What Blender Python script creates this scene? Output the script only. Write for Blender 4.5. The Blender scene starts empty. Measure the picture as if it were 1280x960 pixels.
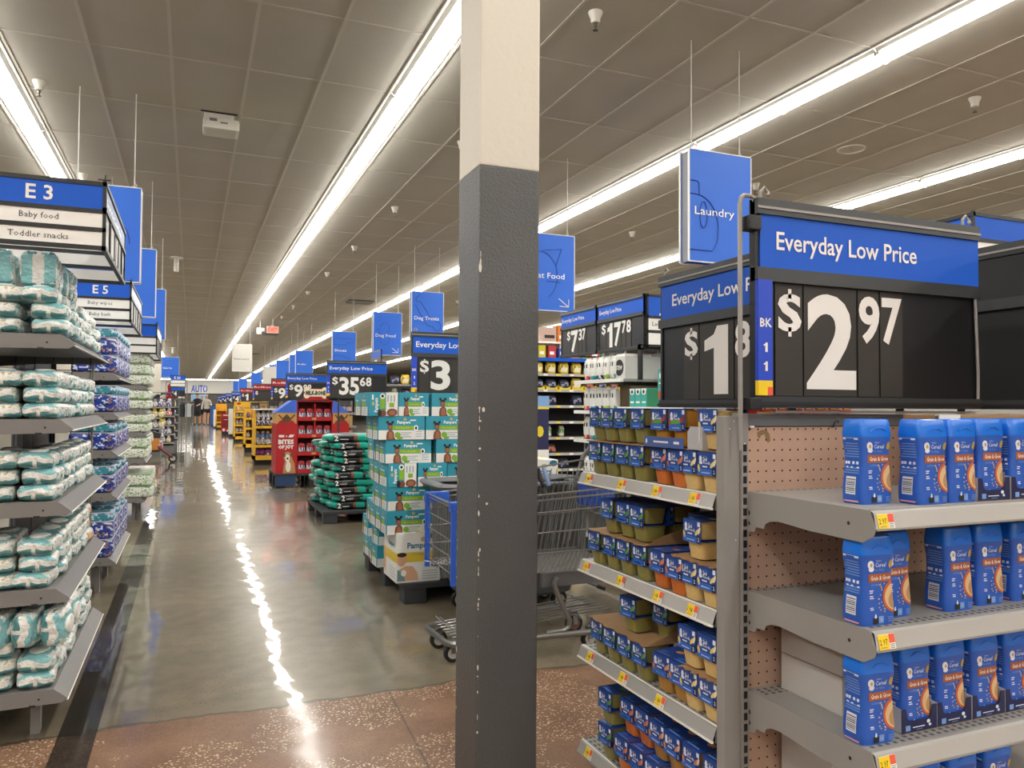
import bpy, bmesh, math, random
from mathutils import Vector, Matrix, noise
S = bpy.context.scene
COL = S.collection
rnd = random.Random(7)
# ------------------------------------------------------------ camera
FPX, YAW, PITCH, ROLL, EYE = 970.5, math.radians(22.45), math.radians(1.66), math.radians(.338), 1.2
cam = bpy.data.cameras.new('camera'); cam.sensor_width = 36; cam.lens = 36*FPX/1280
cam.clip_start = .02; cam.clip_end = 400
camo = bpy.data.objects.new('camera', cam); COL.objects.link(camo)
_F = Vector((math.sin(YAW)*math.cos(PITCH), math.cos(YAW)*math.cos(PITCH), math.sin(PITCH)))
_R = Vector((math.cos(YAW), -math.sin(YAW), 0)); _U = _R.cross(_F)
_R2 = math.cos(ROLL)*_R+math.sin(ROLL)*_U; _U2 = -math.sin(ROLL)*_R+math.cos(ROLL)*_U
_m = Matrix((_R2, _U2, -_F)).transposed().to_4x4(); _m.translation = (0, 0, EYE)
camo.matrix_world = _m; S.camera = camo
# ------------------------------------------------------------ light + exposure
LAMP, LENS = 72.0, 16.5      # bare lamp line and the lens around it
S.view_settings.view_transform = 'Standard'; S.view_settings.look = 'None'
S.view_settings.exposure = 0.3; S.view_settings.gamma = 1; S.view_settings.use_curve_mapping = False
w = bpy.data.worlds.new('world'); S.world = w; w.use_nodes = True
w.node_tree.nodes['Background'].inputs[0].default_value = (.9, .95, 1, 1)
w.node_tree.nodes['Background'].inputs[1].default_value = .02
# ------------------------------------------------------------ materials
def lin(c):
    c = c/255; return c/12.92 if c <= .04045 else ((c+.055)/1.055)**2.4
def rgb(h):
    if isinstance(h, str): h = (int(h[0:2], 16), int(h[2:4], 16), int(h[4:6], 16))
    return (lin(h[0]), lin(h[1]), lin(h[2]), 1)
MATS = {}
def M(name, col='808080', rough=.5, metal=0., em=0., spec=.5, coat=0., var=0., vs=20., bump=0., bs=60., trans=0.):
    """plain procedural material; var = noise variation of the colour, bump = noise bump"""
    if name in MATS: return MATS[name]
    m = bpy.data.materials.new(name); m.use_nodes = True; nt = m.node_tree; b = nt.nodes['Principled BSDF']
    c = rgb(col)
    b.inputs['Base Color'].default_value = c; b.inputs['Roughness'].default_value = rough
    b.inputs['Metallic'].default_value = metal; b.inputs['Specular IOR Level'].default_value = spec
    b.inputs['Coat Weight'].default_value = coat; b.inputs['Coat Roughness'].default_value = .1
    if trans: b.inputs['Transmission Weight'].default_value = trans
    if em:
        b.inputs['Emission Color'].default_value = c; b.inputs['Emission Strength'].default_value = em
    if var or bump:
        tc = nt.nodes.new('ShaderNodeTexCoord')
    if var:
        n = nt.nodes.new('ShaderNodeTexNoise'); n.inputs['Scale'].default_value = vs; n.inputs['Detail'].default_value = 4
        nt.links.new(tc.outputs['Object'], n.inputs['Vector'])
        r = nt.nodes.new('ShaderNodeValToRGB'); nt.links.new(n.outputs['Fac'], r.inputs[0])
        r.color_ramp.elements[0].position = .3; r.color_ramp.elements[1].position = .7
        r.color_ramp.elements[0].color = tuple(x*(1-var) for x in c[:3])+(1,)
        r.color_ramp.elements[1].color = tuple(min(1, x*(1+var)) for x in c[:3])+(1,)
        nt.links.new(r.outputs[0], b.inputs['Base Color'])
    if bump:
        n = nt.nodes.new('ShaderNodeTexNoise'); n.inputs['Scale'].default_value = bs; n.inputs['Detail'].default_value = 3
        nt.links.new(tc.outputs['Object'], n.inputs['Vector'])
        bp = nt.nodes.new('ShaderNodeBump'); bp.inputs['Strength'].default_value = bump; bp.inputs['Distance'].default_value = .01
        nt.links.new(n.outputs['Fac'], bp.inputs['Height']); nt.links.new(bp.outputs[0], b.inputs['Normal'])
    MATS[name] = m; return m
black = M('black_plastic', '1b1b1d', .45); rail = M('dark_rail', '343638', .4)
steel = M('shelf_grey', '96938f', .42, .0, var=.04, vs=8); steel2 = M('shelf_grey_deep', '7c7a77', .45)
lipm = M('price_rail', 'b4b2ae', .3); white = M('white', 'efece6', .5); paper = M('paper_white', 'f4f2ee', .6)
darkgrey = M('dark_grey', '45464a', .5); chrome = M('chrome_wire', '8f8f8f', .3, .9)
blue = M('sign_blue', '175bcc', .55, spec=.3); navy = M('navy', '1d2350', .4); wmred = M('sign_red', 'b3161f', .45)
yel = M('tag_yellow', 'f6d21c', .5); orange = M('tag_orange', 'ee6040', .5); inkd = M('ink', '30302e', .6)
card = M('cardboard', 'a5815a', .8, var=.12, vs=12)
# ------------------------------------------------------------ mesh builder
OFF = {}
_txt = {}
def text_geo(s, bold=0., res=2):
    k = (s, bold, res)
    if k in _txt: return _txt[k]
    cu = bpy.data.curves.new('t', 'FONT'); cu.body = s; cu.resolution_u = res; cu.offset = bold; cu.fill_mode = 'FRONT'
    o = bpy.data.objects.new('t', cu); COL.objects.link(o)
    bpy.context.view_layer.update()
    me = bpy.data.meshes.new_from_object(o.evaluated_get(bpy.context.evaluated_depsgraph_get()))
    v = [tuple(p.co) for p in me.vertices]; f = [tuple(p.vertices) for p in me.polygons]
    bpy.data.objects.remove(o); bpy.data.curves.remove(cu); bpy.data.meshes.remove(me)
    if not v: v = [(0, 0, 0)]
    bb = (min(p[0] for p in v), max(p[0] for p in v), min(p[1] for p in v), max(p[1] for p in v))
    _txt[k] = (v, f, bb); return _txt[k]
class MB:
    def __init__(s): s.v = []; s.f = []; s.mi = []; s.ms = []; s.sm = []
    def m(s, mat):
        if mat not in s.ms: s.ms.append(mat)
        return s.ms.index(mat)
    def add(s, vs, fs, mat, smooth=False):
        n = len(s.v); s.v += [tuple(p) for p in vs]; i = s.m(mat) if not isinstance(mat, (list, tuple)) else None
        for k, f in enumerate(fs):
            s.f.append(tuple(n+q for q in f)); s.mi.append(i if i is not None else s.m(mat[k])); s.sm.append(smooth)
        return s
    def box(s, x0, x1, y0, y1, z0, z1, mat, b=0., R=None):
        if x0 > x1: x0, x1 = x1, x0
        if y0 > y1: y0, y1 = y1, y0
        if z0 > z1: z0, z1 = z1, z0
        if b:
            b = min(b, (x1-x0)*.45, (y1-y0)*.45, (z1-z0)*.45)
            bm = bmesh.new(); bmesh.ops.create_cube(bm, size=1)
            for v in bm.verts: v.co = (x0 if v.co.x < 0 else x1, y0 if v.co.y < 0 else y1, z0 if v.co.z < 0 else z1)
            bmesh.ops.bevel(bm, geom=bm.edges[:], offset=b, segments=2, affect='EDGES', profile=.7)
            bm.verts.index_update()
            vs = [tuple(v.co) for v in bm.verts]; fs = [tuple(v.index for v in f.verts) for f in bm.faces]; bm.free()
        else:
            vs = [(x0, y0, z0), (x1, y0, z0), (x1, y1, z0), (x0, y1, z0), (x0, y0, z1), (x1, y0, z1), (x1, y1, z1), (x0, y1, z1)]
            fs = [(0, 3, 2, 1), (4, 5, 6, 7), (0, 1, 5, 4), (1, 2, 6, 5), (2, 3, 7, 6), (3, 0, 4, 7)]
        if R is not None: vs = [tuple(R @ Vector(p)) for p in vs]
        return s.add(vs, fs, mat)
    def tube(s, pts, r, mat, n=8, closed=False):
        pts = [Vector(p) for p in pts]; N = len(pts); rings = []; up = None
        for i, p in enumerate(pts):
            a = pts[(i-1) % N] if (closed or i) else pts[i]; b = pts[(i+1) % N] if (closed or i < N-1) else pts[i]
            t = (b-a).normalized()
            if up is None:
                up = Vector((0, 0, 1)) if abs(t.z) < .9 else Vector((1, 0, 0))
            u = (up-t*up.dot(t)).normalized(); up = u; w_ = t.cross(u)
            rr = r[i] if isinstance(r, (list, tuple)) else r
            rings.append([p+u*rr*math.cos(2*math.pi*k/n)+w_*rr*math.sin(2*math.pi*k/n) for k in range(n)])
        return s.loft(rings, mat, cap=not closed, wrap=closed)
    def loft(s, rings, mat, cap=True, wrap=False, smooth=True):
        n = len(rings[0]); vs = [p for r in rings for p in r]; fs = []
        R = len(rings)
        for i in range(R if wrap else R-1):
            for k in range(n):
                a = i*n+k; b = i*n+(k+1) % n; j = (i+1) % R
                fs.append((a, b, j*n+(k+1) % n, j*n+k))
        s.add(vs, fs, mat, smooth)
        if cap and not wrap: s.add(rings[0], [tuple(range(n))[::-1]], mat); s.add(rings[-1], [tuple(range(n))], mat)
        return s
    def lathe(s, prof, c, mat, n=16, ax='z', smooth=True, cap=True):
        rings = []
        for r, h in prof:
            ring = []
            for k in range(n):
                a = 2*math.pi*k/n; x, y = r*math.cos(a), r*math.sin(a)
                p = {'z': (x, y, h), 'x': (h, x, y), 'y': (y, h, x)}[ax]
                ring.append((c[0]+p[0], c[1]+p[1], c[2]+p[2]))
            rings.append(ring)
        return s.loft(rings, mat, smooth=smooth, cap=cap)
    def poly(s, pts, mat): return s.add(pts, [tuple(range(len(pts)))], mat)
    def prism(s, pts, d, mat):
        """polygon pts (3d, planar) extruded by vector d"""
        n = len(pts); q = [tuple(Vector(p)+Vector(d)) for p in pts]
        s.add(list(pts)+q, [tuple(range(n))[::-1], tuple(range(n, 2*n))]+[(k, (k+1) % n, n+(k+1) % n, n+k) for k in range(n)], mat)
        return s
    def ell(s, c, u, v, mat, n=12, a0=0, a1=360):
        c, u, v = Vector(c), Vector(u), Vector(v)
        return s.poly([tuple(c+u*math.cos(math.radians(a0+(a1-a0)*k/n))+v*math.sin(math.radians(a0+(a1-a0)*k/n))) for k in range(n if a1-a0 == 360 else n+1)], mat)
    def rect(s, o, u, v, mat):
        o, u, v = Vector(o), Vector(u), Vector(v); return s.poly([tuple(o), tuple(o+u), tuple(o+u+v), tuple(o+v)], mat)
    def text(s, t, o, u, v, h, mat, w=None, bold=0., fit=None, align='l', res=2):
        """o origin, u and v unit vectors of the writing plane; h cap height; fit=(w,h) stretches the bounding box"""
        vs, fs, bb = text_geo(t, bold, res); o, u, v = Vector(o), Vector(u), Vector(v)
        if fit: sx = fit[0]/max(1e-6, bb[1]-bb[0]); sy = fit[1]/max(1e-6, bb[3]-bb[2]); x0, y0 = bb[0], bb[2]
        else:
            sy = h/.69; sx = sy if w is None else w/(bb[1]-bb[0]); x0, y0 = bb[0], 0
            if align == 'c': x0 = (bb[0]+bb[1])/2
        return s.add([tuple(o+u*((p[0]-x0)*sx)+v*((p[1]-y0)*sy)) for p in vs], fs, mat)
    def cut(s, dx=0, dy=0, dz=0, lim=.1):
        """slice all faces along regular planes so that they can follow a curved surface"""
        bm = bmesh.new(); L = bm.faces.layers.int.new('m')
        for f, mi in zip(s.f, s.mi):
            vs = [bm.verts.new(s.v[i]) for i in f]
            fc = bm.faces.new(vs); fc[L] = mi
        for ax, d in ((0, dx), (1, dy), (2, dz)):
            if not d: continue
            k = -int(lim/d)
            while k*d <= lim*2:
                co = [0, 0, 0]; no = [0, 0, 0]; co[ax] = k*d; no[ax] = 1
                bmesh.ops.bisect_plane(bm, geom=bm.verts[:]+bm.edges[:]+bm.faces[:], plane_co=co, plane_no=no, dist=1e-7); k += 1
        bm.verts.index_update()
        s.v = [tuple(v.co) for v in bm.verts]; s.f = [tuple(v.index for v in f.verts) for f in bm.faces]; s.mi = [f[L] for f in bm.faces]; s.sm = [False]*len(s.f); bm.free()
    def build(s, name, parent=None, world=False, label=None, angle=35):
        me = bpy.data.meshes.new(name); vs = s.v
        if world and parent is not None:
            o = OFF.get(parent.name, (0, 0, 0)); vs = [(p[0]-o[0], p[1]-o[1], p[2]-o[2]) for p in vs]
        me.from_pydata(vs, [], s.f)
        for m_ in s.ms: me.materials.append(m_)
        me.polygons.foreach_set('material_index', s.mi); me.polygons.foreach_set('use_smooth', s.sm)
        me.update()
        if any(s.sm): me.set_sharp_from_angle(angle=math.radians(angle))
        ob = bpy.data.objects.new(name, me); COL.objects.link(ob)
        if parent is not None:
            ob.parent = parent; OFF[ob.name] = OFF.get(parent.name, (0, 0, 0))
        if label: ob['label'] = label
        return ob
LABELS = {}
def tag(o, label, cat, group=None, kind=None):
    o['label'] = label; o['category'] = cat
    if group: o['group'] = group
    if kind: o['kind'] = kind
    return o
def thing(name, label, cat, loc=(0, 0, 0), rz=0., group=None):
    o = bpy.data.objects.new(name, None); COL.objects.link(o); o.empty_display_size = .05
    o.location = loc; o.rotation_euler = (0, 0, rz); OFF[o.name] = tuple(loc)
    return tag(o, label, cat, group)
def dup(root, loc, rz=None, label=None, group=None, scale=None, rot=None):
    r = root.copy(); COL.objects.link(r); r.location = loc
    if rz is not None: r.rotation_euler = (root.rotation_euler[0], root.rotation_euler[1], rz)
    if rot is not None: r.rotation_euler = rot
    if scale is not None: r.scale = scale if isinstance(scale, (tuple, list)) else (scale,)*3
    if label: r['label'] = label
    if group: r['group'] = group
    for ch in root.children:
        c = ch.copy(); COL.objects.link(c); c.parent = r
        for g in ch.children:
            d = g.copy(); COL.objects.link(d); d.parent = c
    return r
class Kind:
    """first call moves the prototype itself, later calls copy it"""
    def __init__(s, root): s.r = root; s.used = False
    def put(s, loc, rz=0., label=None, group=None, scale=None, rot=None):
        if not s.used:
            s.used = True; o = s.r; o.location = loc
            o.rotation_euler = rot if rot is not None else (0, 0, rz)
            if scale is not None: o.scale = scale if isinstance(scale, (tuple, list)) else (scale,)*3
            if label: o['label'] = label
            if group: o['group'] = group
            return o
        return dup(s.r, loc, rz, label, group, scale if scale is not None else (1, 1, 1), rot)
def struct(o): o['kind'] = 'structure'; return o
def pillow(a, b, c, k=6, n=10, seed=0, wob=0., ws=20., bulge=.0, fin=0.):
    """rounded cushion with half sizes a,b,c: vertices and quads; centre at origin"""
    vs = []; idx = {}; fs = []
    N = (max(4, n), max(4, n), max(3, n//2))
    def vid(p):
        q = (round(p[0], 4), round(p[1], 4), round(p[2], 4))
        if q not in idx:
            d = (abs(p[0])**k+abs(p[1])**k+abs(p[2])**k)**(1/k)
            x, y, z = p[0]/d, p[1]/d, p[2]/d
            z *= 1+bulge*(1-x*x)*(1-y*y)-bulge*.5
            if fin: z *= 1-fin*abs(y)**6
            P = Vector((x*a, y*b, z*c))
            if wob:
                nv = noise.noise_vector(P*ws+Vector((seed*7.3, seed*3.1, seed))); P += nv*wob
            idx[q] = len(vs); vs.append(tuple(P))
        return idx[q]
    for ax in range(3):
        u, v_ = [i for i in range(3) if i != ax]
        for sgn in (-1, 1):
            for i in range(N[u]):
                for j in range(N[v_]):
                    q = []
                    for (di, dj) in ((0, 0), (1, 0), (1, 1), (0, 1)):
                        p = [0, 0, 0]; p[ax] = sgn; p[u] = -1+2*(i+di)/N[u]; p[v_] = -1+2*(j+dj)/N[v_]
                        q.append(vid(p))
                    if (sgn > 0) != (ax == 1): fs.append(tuple(q))
                    else: fs.append(tuple(q[::-1]))
    return vs, fs
def cen(vs, f):
    n = len(f); return (sum(vs[i][0] for i in f)/n, sum(vs[i][1] for i in f)/n, sum(vs[i][2] for i in f)/n)
ORD = ['first', 'second', 'third', 'fourth', 'fifth', 'sixth', 'seventh', 'eighth', 'ninth', 'tenth', 'eleventh', 'twelfth', 'thirteenth',
       'fourteenth', 'fifteenth', 'sixteenth', 'seventeenth', 'eighteenth', 'nineteenth', 'twentieth']
def nth(k):
    if k < 20: return ORD[k]
    t = ['', '', 'twenty', 'thirty', 'forty'][(k+1)//10]; r = (k+1) % 10
    return (t+'-'+ORD[r-1]) if r else {20: 'twentieth', 30: 'thirtieth', 40: 'fortieth'}[k+1]
# ------------------------------------------------------------ room shell
CEIL = 4.1; YF = 97.0; YB = -12.0; XL = -26.0; XR = 42.0
def floor_mat():
    m = bpy.data.materials.new('polished_concrete'); m.use_nodes = True; nt = m.node_tree; N = nt.nodes; L = nt.links; b = N['Principled BSDF']
    tc = N.new('ShaderNodeTexCoord'); sep = N.new('ShaderNodeSeparateXYZ'); L.new(tc.outputs['Object'], sep.inputs[0])
    def math_(op, a, b_=None, c=None):
        n = N.new('ShaderNodeMath'); n.operation = op
        for i, q in enumerate((a, b_, c)):
            if q is None: continue
            if isinstance(q, (int, float)): n.inputs[i].default_value = q
            else: L.new(q, n.inputs[i])
        return n.outputs[0]
    def nz(scale, detail=4, rough=.55, vec=None):
        n = N.new('ShaderNodeTexNoise'); n.inputs['Scale'].default_value = scale; n.inputs['Detail'].default_value = detail; n.inputs['Roughness'].default_value = rough
        L.new(vec or tc.outputs['Object'], n.inputs['Vector']); return n.outputs['Fac']
    def ramp(f, stops):
        r = N.new('ShaderNodeValToRGB'); L.new(f, r.inputs[0])
        while len(r.color_ramp.elements) < len(stops): r.color_ramp.elements.new(.5)
        for e, (p, c) in zip(r.color_ramp.elements, stops): e.position = p; e.color = rgb(c) if isinstance(c, str) else (c, c, c, 1)
        return r.outputs[0]
    def mix(f, a, b_, mode='MIX'):
        n = N.new('ShaderNodeMix'); n.data_type = 'RGBA'; n.blend_type = mode
        if isinstance(f, (int, float)): n.inputs[0].default_value = f
        else: L.new(f, n.inputs[0])
        for i, q in ((6, a), (7, b_)):
            if isinstance(q, tuple): n.inputs[i].default_value = q
            else: L.new(q, n.inputs[i])
        return n.outputs[2]
    X, Y = sep.outputs[0], sep.outputs[1]
    base = ramp(nz(.9, 6), [(.3, '6f6552'), (.5, '7d7260'), (.72, '8c816b')])
    mott = ramp(nz(9, 5), [(.3, .78), (.7, 1.1)])
    conc = mix(1., base, mott, 'MULTIPLY')
    pits = N.new('ShaderNodeTexVoronoi'); pits.inputs['Scale'].default_value = 48; L.new(tc.outputs['Object'], pits.inputs['Vector'])
    pf = math_('MULTIPLY', math_('LESS_THAN', pits.outputs['Distance'], .2), math_('GREATER_THAN', nz(2.2), .53))
    conc = mix(math_('MULTIPLY', pf, .55), conc, rgb('3a362f'))
    # terracotta concrete in front of the joint
    red = ramp(nz(3.1, 5), [(.3, '745642'), (.55, '866650'), (.75, '97775e')])
    vor = N.new('ShaderNodeTexVoronoi'); vor.inputs['Scale'].default_value = 88; vor.inputs['Randomness'].default_value = 1; L.new(tc.outputs['Object'], vor.inputs['Vector'])
    spk = math_('MULTIPLY', math_('LESS_THAN', vor.outputs['Distance'], .36), math_('GREATER_THAN', nz(1.7, 4), .49))
    spk = math_('MULTIPLY', spk, math_('GREATER_THAN', nz(60, 1), .46))
    red = mix(math_('MULTIPLY', spk, .85), red, rgb('d9c2a4'))
    fine = ramp(nz(130, 2), [(.35, .72), (.65, 1.12)])
    red = mix(1., red, fine, 'MULTIPLY')
    edge = math_('ADD', Y, math_('MULTIPLY', math_('SUBTRACT', nz(3.5, 5, .6), .5), .16))
    isred = math_('LESS_THAN', edge, 3.245)
    col = mix(isred, conc, red)
    rim = math_('LESS_THAN', math_('ABSOLUTE', math_('SUBTRACT', edge, 3.25)), math_('MULTIPLY', nz(6, 2), .022))
    col = mix(math_('MULTIPLY', rim, .75), col, rgb('4b4239'))
    # dark painted line along the left shelving
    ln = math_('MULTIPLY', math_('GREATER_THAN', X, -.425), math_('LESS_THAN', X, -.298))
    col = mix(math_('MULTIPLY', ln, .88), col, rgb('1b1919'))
    # saw-cut joints
    jy = math_('LESS_THAN', math_('ABSOLUTE', math_('SUBTRACT', math_('PINGPONG', math_('ADD', Y, .0 - 7.97), 2.33), 0.)), .006)
    jy = math_('MULTIPLY', jy, math_('GREATER_THAN', Y, 4.))
    jx = math_('MULTIPLY', math_('LESS_THAN', math_('ABSOLUTE', math_('SUBTRACT', X, math_('MULTIPLY_ADD', Y, .054, .614))), .0035), math_('LESS_THAN', Y, 3.24))
    jx2 = math_('LESS_THAN', math_('ABSOLUTE', math_('SUBTRACT', X, .12)), .004)
    jx2 = math_('MULTIPLY', jx2, math_('GREATER_THAN', Y, 7.97))
    col = mix(math_('MULTIPLY', math_('MAXIMUM', math_('MAXIMUM', jy, jx), jx2), .6), col, rgb('3b372f'))
    L.new(col, b.inputs['Base Color'])
    r1 = math_('MULTIPLY_ADD', nz(2.3, 5), .2, .22)
    r2 = math_('MULTIPLY_ADD', nz(30, 3), .35, .24)
    rm = N.new('ShaderNodeMix'); L.new(isred, rm.inputs[0]); L.new(r1, rm.inputs[2]); L.new(r2, rm.inputs[3])
    L.new(rm.outputs[0], b.inputs['Roughness'])
    b.inputs['Specular IOR Level'].default_value = .2; b.inputs['Coat IOR'].default_value = 1.3; cw = N.new('ShaderNodeMix'); L.new(isred, cw.inputs[0]); cw.inputs[2].default_value = 1.; cw.inputs[3].default_value = .45; L.new(cw.outputs[0], b.inputs['Coat Weight']); cr = N.new('ShaderNodeMix'); L.new(isred, cr.inputs[0]); L.new(math_('MULTIPLY_ADD', nz(1.7, 4), .05, .01), cr.inputs[2]); cr.inputs[3].default_value = .12; L.new(cr.outputs[0], b.inputs['Coat Roughness'])
    # slight waviness of the ground slab, so lamp reflections break up
    mp = N.new('ShaderNodeMapping'); mp.inputs['Scale'].default_value = (1.6, 1.1, 1); L.new(tc.outputs['Object'], mp.inputs[0])
    h1 = nz(1.5, 3, .5, mp.outputs[0]); h2 = nz(14, 2)
    hh = math_('ADD', h1, math_('MULTIPLY', h2, .012))
    bp = N.new('ShaderNodeBump'); bp.inputs['Strength'].default_value = 1; bp.inputs['Distance'].default_value = .0058
    L.new(hh, bp.inputs['Height']); L.new(bp.outputs[0], b.inputs['Normal']); L.new(bp.outputs[0], b.inputs['Coat Normal'])
    return m
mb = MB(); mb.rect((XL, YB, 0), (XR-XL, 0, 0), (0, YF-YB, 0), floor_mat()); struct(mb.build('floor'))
tile = M('ceiling_tile', 'bfb9ae', .9, var=.05, vs=1.1, bump=.25, bs=90)
mb = MB(); mb.rect((XL, YF, CEIL), (XR-XL, 0, 0), (0, YB-YF, 0), tile); ceil_o = struct(mb.build('ceiling'))
tbar = M('ceiling_bar', 'cbc5ba', .6)
P = 3.37; T = .6145
mb = MB(); k = -7
while True:
    xe = 1.94+P*k
    if xe > XR-1: break
    for j in range(0, 6):
        x = xe+j*T
        if x > XL: mb.box(x-.012, x+.012, YB, YF, CEIL-.006, CEIL+.02, tbar)
    k += 1
y = 7.0-1.205*15
while y < YF:
    mb.box(XL, XR, y-.009, y+.009, CEIL-.004, CEIL+.02, M('ceiling_bar_cross', 'c9c3b8', .7)); y += 1.205
struct(mb.build('grid', ceil_o))
# a few tiles lie a little low in the grid (dark slivers)
wallm = M('store_wall', 'd2cdc2', .8, var=.03, vs=.5); walld = M('store_wall_dark', '4d4b4a', .8)
for nm, a in (('wall_left', (XL-.2, XL, YB, YF, 0, CEIL)), ('wall_right', (XR, XR+.2, YB, YF, 0, CEIL)), ('wall_rear', (XL, XR, YB-.2, YB, 0, CEIL))):
    mb = MB(); mb.box(*a, wallm); struct(mb.build(nm))
mb = MB(); mb.box(XL, XR, YF, YF+.2, 2.45, CEIL, M('back_wall_white', 'e4e0d8', .8)); mb.box(XL, XR, YF, YF+.2, 0, 2.45, M('back_wall_low', '6a645c', .8, var=.2, vs=.8))
mb.box(XL, XR, YF-.05, YF, 2.38, 2.5, black); struct(mb.build('wall_back'))
mb = MB(); mb.text('AUTO', (.0, YF-.004, 2.62), (1, 0, 0), (0, 0, 1), .8, blue, fit=(1.75, .85), bold=.02)
o = mb.build('department_sign'); tag(o, 'blue AUTO lettering on the white far back wall', 'sign')
mb = MB(); mb.box(.05, 1.75, YF-1.0, YF-.9, 1.55, 2.3, M('far_screen', '8ec4ee', .4)); mb.box(.0, 1.8, YF-.9, YF-.85, 1.5, 2.35, white); mb.box(.3, .33, YF-.9, YF-.87, 2.35, CEIL, white); mb.box(1.5, 1.53, YF-.9, YF-.87, 2.35, CEIL, white)
o = mb.build('department_board'); tag(o, 'small pale blue board hanging under the AUTO lettering', 'sign')
# ------------------------------------------------------------ fluorescent rows
tubem = M('tube_light', 'fffdf6', .4, em=LENS); lampm = M('lamp_core', 'fffdf6', .4, em=LAMP); trim = M('fixture_white', 'd9d6cf', .4)
fx = thing('strip_light', 'x', 'ceiling light')
mb = MB(); Lh = 1.2
mb.box(-.15, -.128, -Lh, Lh, -.012, .05, trim); mb.box(.128, .15, -Lh, Lh, -.012, .05, trim)
mb.add([(-.128, -Lh, -.004), (-.128, Lh, -.004), (-.09, Lh, -.028), (-.09, -Lh, -.028)], [(0, 1, 2, 3)], trim)
mb.add([(.128, -Lh, -.004), (.128, Lh, -.004), (.09, Lh, -.028), (.09, -Lh, -.028)], [(3, 2, 1, 0)], trim)
mb.box(-.09, .09, -Lh, -Lh+.012, -.05, .0, trim); mb.box(-.09, .09, Lh-.012, Lh, -.05, .0, trim)
mb.build('housing', fx)
mb = MB(); pr = [(-.082, -.02), (-.07, -.058), (-.04, -.082), (-.015, -.0895), (.015, -.0895), (.04, -.082), (.07, -.058), (.082, -.02)]
for a, b_ in ((-Lh+.03, -.012), (.012, Lh-.03)):
    mb.add([(x, a, z) for x, z in pr]+[(x, b_, z) for x, z in pr], [(i, i+1, 8+i+1, 8+i) for i in range(7)]+[tuple(range(8))[::-1], tuple(range(8, 16))], [tubem, tubem, tubem, lampm, tubem, tubem, tubem, tubem, tubem])
mb.build('tube', fx)
clipm = M('clip_grey', '9b9a96', .4)
for yy in (-Lh+.02, 0):
    mb = MB(); mb.tube([(x*1.08, yy, z*1.06-.004) for x, z in pr], .007, clipm, n=5); mb.build('lamp_clip', fx)
FX = Kind(fx)
rows = [(-1.6, 'row left of the main aisle'), (1.79, 'row over the main aisle'), (5.15, 'row over the pet food signs'), (8.52, 'row right of the everyday price sign'), (11.9, 'row far to the right'),
        (-4.97, 'row beyond the left shelving')]
for x, nm in rows:
    far = 92 if x in (1.79, 5.15, -1.6) else 60
    y = 7.0-2.41*8+1.205; i = 0
    while y < far:
        FX.put((x, y, CEIL), 0, 'white strip light, %s, %s from the camera end' % (nm, nth(i)), 'fluorescent lights in ceiling rows'); y += 2.41; i += 1
for i in range(7): FX.put((-7.2+2.5*i, 94.8, CEIL), math.pi/2, 'white strip light in the cross row before the far back wall, %s from the left' % nth(i), 'fluorescent lights in ceiling rows')
# ------------------------------------------------------------ column
colw = M('column_cream', 'd8d1c3', .55, bump=.15, bs=40); colg = M('column_grey', '545454', .4, bump=.35, bs=150, var=.06, vs=4)
cx0, cx1, cy0, cy1 = .8178, 1.0205, 2.25, 2.4525; ZT = 1.953
mb = MB()
mb.box(cx0, cx1, cy0, cy1, ZT, CEIL, colw, b=.006); mb.box(cx0, cx1, cy0, cy1, 0, ZT, colg, b=.006)
chip = M('column_chip', 'e6e0d2', .7)
rc = random.Random(3)
for i in range(46):
    z = rc.choice((rc.uniform(1.63, 1.68), rc.uniform(.95, 1.2), rc.uniform(.35, 1.15), rc.uniform(.2, .9)))
    a, h = rc.uniform(.001, .004), rc.uniform(.002, .012)
    n = 6
    if i % 4:   # along the near corner
        mb.poly([(cx0+.004+a*rc.uniform(.6, 1)*math.cos(2*math.pi*k/n), cy0-.0006, z+h*rc.uniform(.6, 1)*math.sin(2*math.pi*k/n)) for k in range(n)], chip)
    else:
        mb.poly([(cx0-.0006, cy0+.19+a*math.cos(-2*math.pi*k/n), z+h*math.sin(-2*math.pi*k/n)) for k in range(n)], chip)
for (x, z, a, h) in ((.017, 1.19, .005, .008), (.006, 1.155, .005, .003), (.003, 1.63, .005, .016), (.006, 1.07, .004, .004), (.03, .9, .004, .004), (.008, .76, .003, .006), (.006, .61, .003, .003)):
    mb.poly([(cx0+x+a*math.cos(2*math.pi*k/8), cy0-.0007, z+h*math.sin(2*math.pi*k/8)) for k in range(8)], chip)
o = mb.build('square_column'); tag(o, 'x', 'column', kind='thing')
o['label'] = 'square column painted dark grey below and cream above, chipped at its corners'
# ------------------------------------------------------------ ceiling fittings
wh = M('plastic_white', 'dcd8ce', .4); brass = M('sprinkler_metal', '6d675e', .35, .8)
sp = thing('sprinkler', 'x', 'sprinkler')
mb = MB(); mb.lathe([(.055, 0), (.05, -.02), (.036, -.05), (.033, -.085)], (0, 0, 0), wh, 14); mb.build('escutcheon', sp)
mb = MB(); mb.lathe([(.014, -.085), (.012, -.11), (.006, -.115), (.006, -.13), (.02, -.132), (.02, -.137)], (0, 0, 0), brass, 10); mb.build('nozzle', sp)
SP = Kind(sp)
for xi, (x, nm) in enumerate(((-1.31, 'near the left strip lights'), (2.7, 'right of the main aisle strip lights'), (6.7, 'beyond the right strip lights'))):
    for i in range(9):
        y = 4.97+3.04*i
        if x == -1.31 and i == 0: y = 4.96
        SP.put((x, y, CEIL), 0, 'white ceiling sprinkler %s, %s from the camera end' % (nm, nth(i)), 'ceiling sprinklers')
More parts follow.
